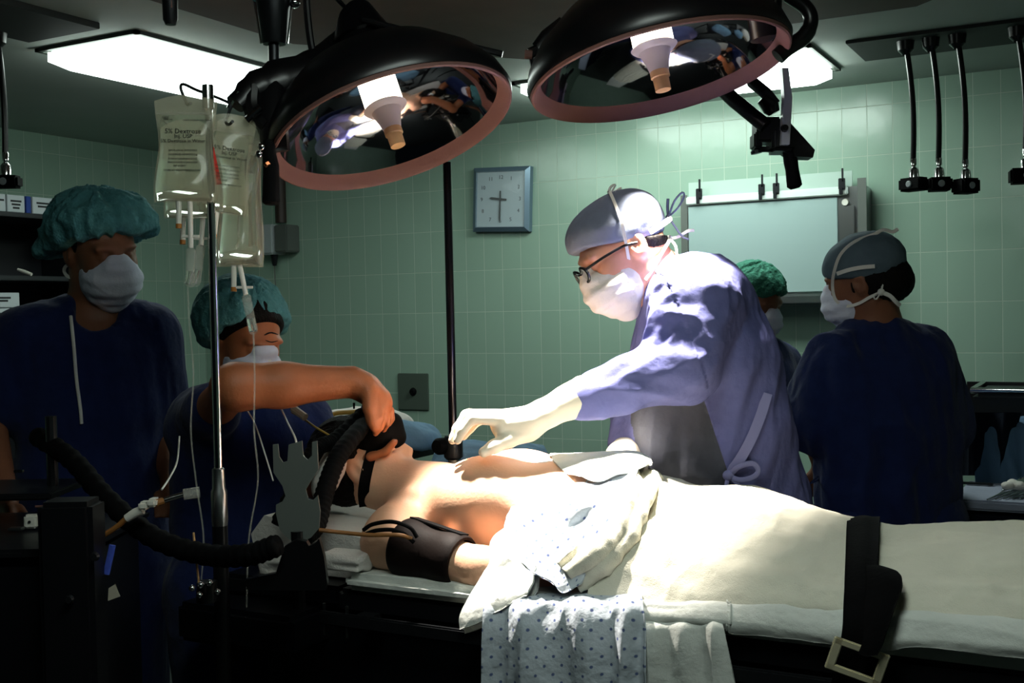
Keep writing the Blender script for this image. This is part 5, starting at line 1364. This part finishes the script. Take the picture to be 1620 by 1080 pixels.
wl = thing('line_connector', at(474, 651, 2.6), 'white plastic line connector in front of the woman\'s chest', 'line connector')
MB().tube([at(464, 646, 2.6), at(483, 660, 2.58)], .009, 10).build('connector_body', M['whiteplastic'], wl)
line([(442, 640, 2.58), (455, 668, 2.5), (466, 690, 2.3), (471, 706, 2.24), (484, 728, 2.2)], 'stiff pale line slanting down into the notch of the grey bracket', .0022, 'whiteplastic')
line([(392, 650, 2.6), (404, 672, 2.56), (420, 720, 2.5), (432, 760, 2.4)], 'pale line hanging beneath the woman\'s raised forearm', .0018, 'whiteplastic')
pl = SDF(); c = at(523, 742, 2.52)
pl.ell(c, (.03, .05, .075), np.array([nrm(VC(.9, -.4, 0)), FW, nrm(VC(.4, .9, 0))]), .02)
V, Fc = pl.mesh(.006); tag(link('head_towel', V + vnormals(V, Fc) * (folds(V, UP, 30, 6, 4) * .006)[:, None], Fc, M['whitecloth2'], sharp=0), 'white cloth showing between the black hose and the notched bracket', 'towel')
# small chain / ring at the throat
ch = MB()
for i in range(7):
    ch.ell(aY(662 + i * 4.4, 763 - i * 2.6, 2.22) + [0, 0, .004 * (i % 2)], (.006, .006, .006), None, 10, 6)
tag(ch.build('chin_support_chain', M['chrome']), 'shiny metal chain at the patient\'s throat behind the chest', 'chain')

# ================================================================== second pole and the draped stands behind the patient
pb = at(717, 700, 2.85)
t = thing('screen_post', (pb[0], pb[1], 0), 'black upright post with a clamp knob rising behind the patient\'s chest to the left lamp', 'post')
MB().tube([(pb[0], pb[1], pb[2] - .005), (pb[0], pb[1], at(707, 258, 2.85)[2])], .0105, 16).build('post_rod', mat('dark_polished_rod', '3a3a40', .18, .9), t)
MB().tube([(pb[0], pb[1], .03), (pb[0], pb[1], pb[2] - .02)], .014, 16).build('lower_post', M['steel'], t)
MB().lathe([(.0, .03), (.02, .03), (.024, .024), (.024, -.024), (.018, -.03), (.0, -.03)], pb + [0, 0, -.012], (0, 0, 1), 18).build('clamp', M['darkmetal'], t)
MB().lathe([(.0, .02), (.016, .018), (.021, .01), (.021, -.01), (.0, -.014)], pb + VC(-.03, -.008, .01), nrm(VC(-.6, 0, .8)), 18).build('clamp_knob', M['blackmatte'], t)
MB().lathe([(0, .04), (.2, .03), (.22, 0), (0, 0)], (pb[0], pb[1], 0), (0, 0, 1), 24).build('post_base', M['black'], t)

def bundle(name, label, cat, lumps, m, seed, h=.009, amp=.014, dirn=(1, 0, .3), flat=None, k=.05):
    S = SDF()
    for x, y, d, rx, ry, rz in lumps: S.ell(at(x, y, d), (rx, ry, rz), np.array([RT, FW, UP]), k)
    if flat is not None: S.half((0, 0, flat), (0, 0, -1), .01)
    V, Fc = S.mesh(h); V = V + vnormals(V, Fc) * (folds(V, dirn, 14, 4, seed) * amp + folds(V, dirn, 40, 14, seed + 2) * amp * .3)[:, None]
    return tag(link(name, V, Fc, M[m], sharp=0), label, cat)
zt = at(640, 702, 3.35)[2]
c0 = at(600, 702, 3.40)
t = thing('side_stand', (c0[0], c0[1], 0), 'small dark stand behind the patient\'s head carrying a white bag and blue drape', 'stand')
MB().lohi((c0[0] - .26, c0[1] - .16, zt - .03), (c0[0] + .19, c0[1] + .18, zt), .008).build('stand_top', M['table_dark'], t)
for x in (-.24, .16):
    for y in (-.13, .15): MB().tube([(c0[0] + x, c0[1] + y, 0), (c0[0] + x, c0[1] + y, zt - .028)], .016, 10).build('leg', M['darkmetal'], t)
bundle('white_bag', 'plump white bag with a yellow tube lying on the stand behind the patient\'s head', 'bag', [(568, 674, 3.42, .13, .12, .046), (602, 674, 3.42, .10, .1, .042), (530, 680, 3.42, .07, .1, .04)], 'whitecloth2', 5, amp=.008, flat=zt + .001)
bundle('blue_drape', 'crumpled blue grey drape at the right end of the stand behind the mask', 'drape', [(640, 692, 3.24, .085, .09, .04), (610, 690, 3.22, .06, .08, .03), (665, 697, 3.26, .045, .06, .02)], 'drape_blue', 12, amp=.010, flat=zt + .001)
tag(MB().tube(catmull([at(517, 662, 3.3), at(530, 654, 3.3), at(552, 652, 3.3), at(575, 652, 3.3), at(590, 660, 3.28), at(604, 672, 3.2)], 40), .007, 10).build('rubber_tube', M['yellowtube']), 'yellow rubber tube lying on the white bag', 'tube')
bundle('blue_drape', 'blue grey drape heap behind the patient\'s chest, right of the black post', 'drape', [(780, 742, 3.08, .14, .10, .055), (835, 735, 3.08, .05, .08, .05), (715, 748, 3.06, .04, .08, .06), (745, 735, 3.08, .08, .08, .05)], 'drape_blue', 22, amp=.012, flat=at(775, 775, 3.10)[2])
c0 = at(775, 775, 3.10)
t = thing('side_stand', (c0[0], c0[1], 0), 'stand beneath the blue drape heap behind the patient\'s chest', 'stand')
MB().lohi((c0[0] - .22, c0[1] - .12, c0[2] - .03), (c0[0] + .2, c0[1] + .16, c0[2]), .008).build('stand_top', M['table_dark'], t)
for x in (-.2, .18):
    for y in (-.1, .14): MB().tube([(c0[0] + x, c0[1] + y, 0), (c0[0] + x, c0[1] + y, c0[2] - .028)], .014, 10).build('leg', M['darkmetal'], t)

# ================================================================== left background: shelves and cartons
xs = -4.12
t = thing('storage_shelf', (-4.34, 3.2, 0), 'dark storage shelving against the left wall behind the tall man', 'shelving')
zt = aX(60, 338, xs)[2]
for z in (zt - .02, aX(40, 433, xs)[2] - .028, aX(30, 560, xs)[2] - .02, .55, .12):
    MB().lohi((-4.58, 2.45, z), (xs, 3.75, z + .02), .003).build('shelf_board', M['shelfdark'], t)
MB().lohi((-4.59, 2.45, .05), (-4.575, 3.75, zt)).build('back_panel', M['shelfdark'], t)
for y in (2.45, 3.73): MB().lohi((-4.58, y, 0), (xs, y + .02, zt)).build('side_panel', M['shelfdark'], t)
ys = [aX(x, 325, xs + .0)[1] for x in (-40, -3, 22, 51, 54, 88, 91, 128)]
row = [(2.5, ys[0] + .0, 'white'), ]
def carton(x0, x1, y0, y1, z0, z1, m, label, lines=2, grp='cartons on the top shelf', side='y'):
    t = thing('carton', ((x0 + x1) / 2, (y0 + y1) / 2, z0), label, 'carton', grp)
    MB().lohi((x0, y0, z0), (x1, y1, z1), .002).build('box', M[m], t)
    b = MB()
    for i in range(lines):
        w = (y1 - y0) * (.62 - .12 * i); yc = (y0 + y1) / 2; z = z1 - (z1 - z0) * (.35 + .2 * i)
        b.lohi((x1, yc - w / 2, z - .004), (x1 + .0008, yc + w / 2, z + .004))
    if lines: b.build('printed_lines', M['ink'], t)
h = aX(60, 338, xs)[2]; hh = .072
pos = [(-38, -4, 'paper', 2, 'white carton at the left end of the carton row on the top shelf'), (-3, 12, 'paper', 1, 'narrow white carton second from the left on the top shelf'), (13, 42, 'paper', 3, 'white carton left of the blue one on the top shelf'),
       (43, 52, 'bluecarton', 0, 'narrow dark blue carton between white ones on the top shelf'), (53, 87, 'paper', 2, 'wide white carton right of the blue one on the top shelf'), (89, 126, 'paper', 2, 'white carton just left of the tall man\'s cap on the top shelf'), (128, 150, 'paper', 1, 'white carton at the right end of the row, behind the teal cap')]
for x0, x1, m, n, lb in pos:
    carton(xs - .2, xs - .006, aX(x0, 325, xs)[1], aX(x1, 325, xs)[1] - .004, h, h + hh, m, lb, n)
h2 = aX(30, 560, xs)[2]
for i in range(4):
    carton(xs - .2, xs - .01 - .004 * (i % 2), aX(-40, 520, xs)[1], aX(42 - i * 2, 520, xs)[1], h2 + i * .066, h2 + i * .066 + .062, 'paper', ['lowest', 'second from the bottom', 'second from the top', 'topmost'][i] + ' of four white cartons stacked behind the tall man\'s shoulder', 2, 'stacked white cartons on the middle shelf')
a, b = aX(28, 426, xs - .08), aX(50, 434, xs - .02)
tag(MB().tube([a, (a + b) / 2, b], [.006, .009, .007], 10).build('white_tube', M['whiteplastic']), 'short white tube on the dark shelf left of the teal cap', 'tube')

# ================================================================== lower left: anaesthesia machine
c0 = at(40, 900, 2.25)
t = thing('anaesthesia_machine', (c0[0] - .1, c0[1], 0), 'black anaesthesia machine cart in the dark lower left corner', 'anaesthesia machine')
ax3 = np.array([RT, FW, [0, 0, 1.0]]); ax3[0][2] = 0; ax3[1][2] = 0; ax3[0] = nrm(ax3[0]); ax3[1] = nrm(ax3[1] - ax3[0] * (ax3[1] @ ax3[0]))
zz = at(40, 862, 2.25)[2]
MB().box((c0[0] - .10, c0[1] + .02, zz / 2 + .04), (.44, .4, zz - .08), ax3, .015).build('cabinet', M['table_dark'], t)
MB().box((c0[0] - .10, c0[1] + .02, zz + .01), (.48, .42, .02), ax3, .006).build('work_surface', M['darkmetal'], t)
sh = at(40, 775, 2.45)
MB().box(sh + RT * -.08, (.36, .22, .014), ax3, .003).build('upper_shelf', M['darkmetal'], t)
for x in (-.20, .06): MB().tube([sh + RT * x + [0, 0, .16], [*(sh + RT * x)[:2], zz]], .012, 10).build('frame_post', M['darkmetal'], t)
g1 = at(50, 824, 2.30)
MB().box(g1, (.026, .02, .028), ax3, .004).build('white_module', M['whiteplastic'], t)
MB().lathe([(0, .002), (.003, .002), (.003, 0)], g1 - ax3[1] * .010, -ax3[1], 10).build('module_button', M['ink'], t)
MB().box(at(38, 787, 2.36), (.042, .03, .008), ax3, .002).build('steel_tray', M['steel'], t)
MB().box(at(26, 836, 2.28), (.03, .02, .006), ax3, .002).build('steel_clip', M['steel'], t)
MB().box(at(30, 745, 2.5), (.02, .01, .006), ax3, .001).build('steel_tab', M['chrome'], t)
MB().tube([at(56, 801, 2.32), at(68, 801, 2.32)], .0025, 8).build('pink_tube', M['pink'], t)
for x, y in ((150, 880), (110, 948)):
    MB().lathe([(0, .006), (.006, .006), (.009, 0)], at(x, y, 2.05), -FW, 12).build('dial', M['darkmetal'], t)
MB().box(at(118, 960, 2.1), (.10, .08, .40), ax3, .01).build('absorber_canister', M['table_dark'], t)

tc = thing('tube_connector', at(200, 820, 2.2), 'chain of pale plastic tube connectors hanging across the tall man\'s hip', 'tube connector')
MB().tube(catmull([at(158, 850, 2.2), at(170, 843, 2.2), at(186, 832, 2.2), at(202, 818, 2.2)], 16), .0055, 10).build('amber_tube', M['browncable'], tc)
MB().tube([at(200, 820, 2.2), at(214, 811, 2.2), at(226, 806, 2.2)], [.008, .009, .009], 12).build('connector_sleeve', M['whiteplastic'], tc)
MB().box(at(229, 799, 2.2), (.018, .016, .03), BR, .004).box(at(243, 794, 2.2), (.018, .016, .034), BR, .004).build('stopcock', M['whiteplastic'], tc)
MB().tube([at(246, 796, 2.2), at(258, 792, 2.21)], .007, 10).build('amber_joint', M['browncable'], tc)
MB().tube([at(260, 791, 2.21), at(290, 782, 2.22)], .0058, 12).build('steel_barrel', M['chrome'], tc)
MB().tube([at(290, 782, 2.22), at(316, 778, 2.23)], .011, 12).build('clear_end', M['clear'], tc)
line([(256, 774, 2.3), (268, 756, 2.35), (280, 730, 2.4), (284, 690, 2.45)], 'pale thin line rising left of the steel pole', .002, 'whiteplastic')
tag(MB().tube(catmull([at(178, 862, 2.12), at(176, 872, 2.12), at(172, 890, 2.12), at(168, 908, 2.12)], 12), .0065, 10, flat=(FW, .5)).build('woven_cord', M['bluecord']), 'short blue woven strip hanging by the pale tag at the lower left', 'cord', 'blue woven cords')
tag(MB().tube(catmull([at(137, 976, 2.12), at(138, 988, 2.12), at(136, 1004, 2.12), at(137, 1026, 2.12)], 12), .0065, 10, flat=(FW, .5)).build('woven_cord', M['bluecord']), 'lower blue woven strip near the bottom of the dark machine', 'cord', 'blue woven cords')
m_, c_ = poly([(172, 930), (182, 924), (190, 943), (171, 950)], 2.1, .002, 180, 937); tag(m_.build('paper_tag', mat('manila_tag', 'a8a090', .8)), 'small pale paper tag hanging below the blue strip', 'tag')
kc = thing('valve_cluster', at(325, 950, 2.18), 'cluster of shiny valve knobs on the black lower pole of the drip stand', 'valve')
MB().lathe([(0, .02), (.02, .02), (.022, -.02), (0, -.02)], at(328, 935, 2.24), (0, 0, 1), 16).build('valve_body', M['black'], kc)
for x, y in ((304, 930), (318, 925), (316, 941), (332, 922), (344, 936)): MB().ell(at(x, y, 2.2), (.0065, .0065, .0065)).build('valve_knob', M['chrome'], kc)
MB().tube([at(306, 842, 2.22), at(310, 880, 2.22), at(315, 925, 2.21)], .0022, 8).build('thin_rod', M['amber'], kc)

# ================================================================== right background
p0 = aZ(1506, 789, .98); p0b = aZ(1512, 765, .98)
t = thing('instrument_table', (p0[0] + .4, p0[1] + .25, 0), 'instrument table with a pale drape top at the right edge', 'instrument table')
MB().lohi((p0[0], p0[1], .95), (p0[0] + .9, p0[1] + .38, .98), .006).build('draped_top', mat('pale_table_drape', '8a90a2', .9, bump=FAB), t)
MB().lohi((p0[0] + .01, p0[1] + .01, .45), (p0[0] + .89, p0[1] + .37, .948), .02).build('drape_skirt', M['navy'], t)
for x in (.05, .85):
    for y in (.05, .33): MB().tube([(p0[0] + x, p0[1] + y, 0), (p0[0] + x, p0[1] + y, .45)], .014, 10).build('leg', M['steel'], t)
rng = np.random.default_rng(4)
Z = lambda x, y, z=.984: aZ(x, y, z)
def scissor(a, b, label):
    t = thing('clamp_scissors', (a + b) / 2, label, 'surgical instrument', 'instruments on the drape')
    d = b - a; n = nrm(np.cross(d, [0, 0, 1]))
    for s in (-1, 1):
        MB().tube([a + n * s * .001, a * .5 + b * .5, b + n * s * .012], [.0015, .003, .0022], 8).build('blade', M['steel'], t)
        th = np.linspace(0, 2 * math.pi, 15); c = b + n * s * .013 + nrm(d) * .012
        MB().tube([c + nrm(d) * .012 * math.cos(q) + n * .009 * math.sin(q) for q in th], .002, 6, cap=False).build('finger_ring', M['steel'], t)
lbs = ['dark long instrument lying leftmost on the pale drape', 'second instrument from the left on the pale drape', 'bright instrument in the middle of the row on the drape', 'fourth instrument on the drape, near the right edge', 'instrument at the right edge of the photograph on the drape']
for i in range(5):
    x = 1562 + i * 13
    scissor(Z(x, 790 - i * .5), Z(x + 34, 775 - i * .2), lbs[i])
bundle('gauze_pad', 'crumpled white gauze behind the instruments on the drape', 'gauze', [(1594, 768, 3.30, .014, .02, .008), (1603, 766, 3.31, .013, .02, .011), (1613, 768, 3.29, .014, .02, .009)], 'whitecloth2', 8, h=.003, amp=.006, dirn=(.3, .5, .8), flat=.981, k=.006)
q = aZ(1605, 757, .982)
tg_ = thing('glass_tumbler', q, 'clear glass tumbler standing on the instrument table at the right edge', 'glass')
MB().lathe([(.0, 0), (.026, 0), (.03, .004), (.034, .075), (.032, .075), (.028, .008), (.0, .006)], q + [0, 0, .001], (0, 0, 1), 28).build('tumbler', M['glass'], tg_)
q2 = q + [.14, .1, 0]
tray = aZ(1546, 768, .982)
tag(MB().box(tray + [0, .02, .004], (.09, .02, .006), None, .002).build('dark_case', M['black']), 'low black case on the drape behind the instruments', 'case')
# mayo stand draped in blue, in front of the wall sink
m0 = at(1575, 668, 3.75)
t = thing('mayo_stand', (m0[0], m0[1], 0), 'raised tray stand covered with a dark blue drape behind the instrument table', 'tray stand')
g = [[m0 + RT * (x * .2) + FW * y + UP * z for x in (-.72, -.35, 0, .3, .55, .8)] for y, z in ((.16, .0), (0, .012), (-.14, .004), (-.17, -.05), (-.19, -.14))]
gg = np.array(g); gg[3:, :, 2] -= np.array([.06, .05, .02, .0, -.03, -.03])[None, :] * np.array([.4, 1.0])[:, None]
patch('drape', gg, 50, 70, mat('blue_drape_deep', '4d6a86', .9, bump=FAB), t, disp=lambda V, u, v: folds(V, UP, 24, 5, 6) * .012)
MB().box(m0 - UP * .015, (.28, .26, .012), ax3, .003).build('tray', M['table_dark'], t)
MB().tube([m0 - UP * .02, [m0[0], m0[1], .05]], .02, 12).build('post', M['darkmetal'], t)
MB().box((m0[0], m0[1], .03), (.5, .4, .06), ax3, .01).build('base', M['black'], t)
k0 = at(1548, 715, 3.5)
dd = [[at(x + (y - 655) * k, y, 3.62 - z) for x, k, z in ((1516, .02, -.02), (1540, .0, .05), (1568, -.02, .02), (1592, -.10, .06), (1614, -.22, .0))] for y, in ((652,), (672,), (700,), (728,), (752,))]
tag(patch('dark_drape', dd, 70, 90, M['navy'], None, thick=.004, disp=lambda V, u, v: folds(V, UP, 26, 2, 44) * .011), 'dark drape hanging down in front of the raised tray stand', 'drape')
s0 = aY(1533, 640, 4.62)
t = thing('scrub_sink', (s0[0] + .3, YB - .2, s0[2]), 'stainless scrub sink with dark splash panel on the back wall at the right edge', 'sink')
MB().lohi((s0[0] - .03, YB - .02, s0[2] - .02), (s0[0] + .8, YB - .001, aY(1533, 603, YB)[2])).build('splash_panel', M['black'], t)
zt = aY(1580, 616, 4.5)[2]
V = MB(); x0, x1, y0, y1 = s0[0] + .03, s0[0] + .8, YB - .40, YB - .02
rim = MB().tube([(x0, y1, zt), (x0, y0, zt), (x1, y0, zt)], .012, 10); rim.build('rim', M['chrome'], t)
MB().lohi((x0, y0, zt - .18), (x1, y1, zt - .005), .02).build('basin', M['darkmetal'], t)
MB().tube([(x0 + .3, y1, zt - .18), (x0 + .3, y1 - .06, .9), (x0 + .3, y1 - .02, .7)], .02, 10).build('drain', M['steel'], t)
tag(MB().lathe([(.0, 0), (.02, 0), (.022, .05), (.014, .08), (0, .085)], aY(1516, 636, YB - .06), (0, 0, 1), 14).build('soap_bottle', M['whiteplastic']), 'small pale bottle on the wall just right of the man with his back turned', 'bottle')
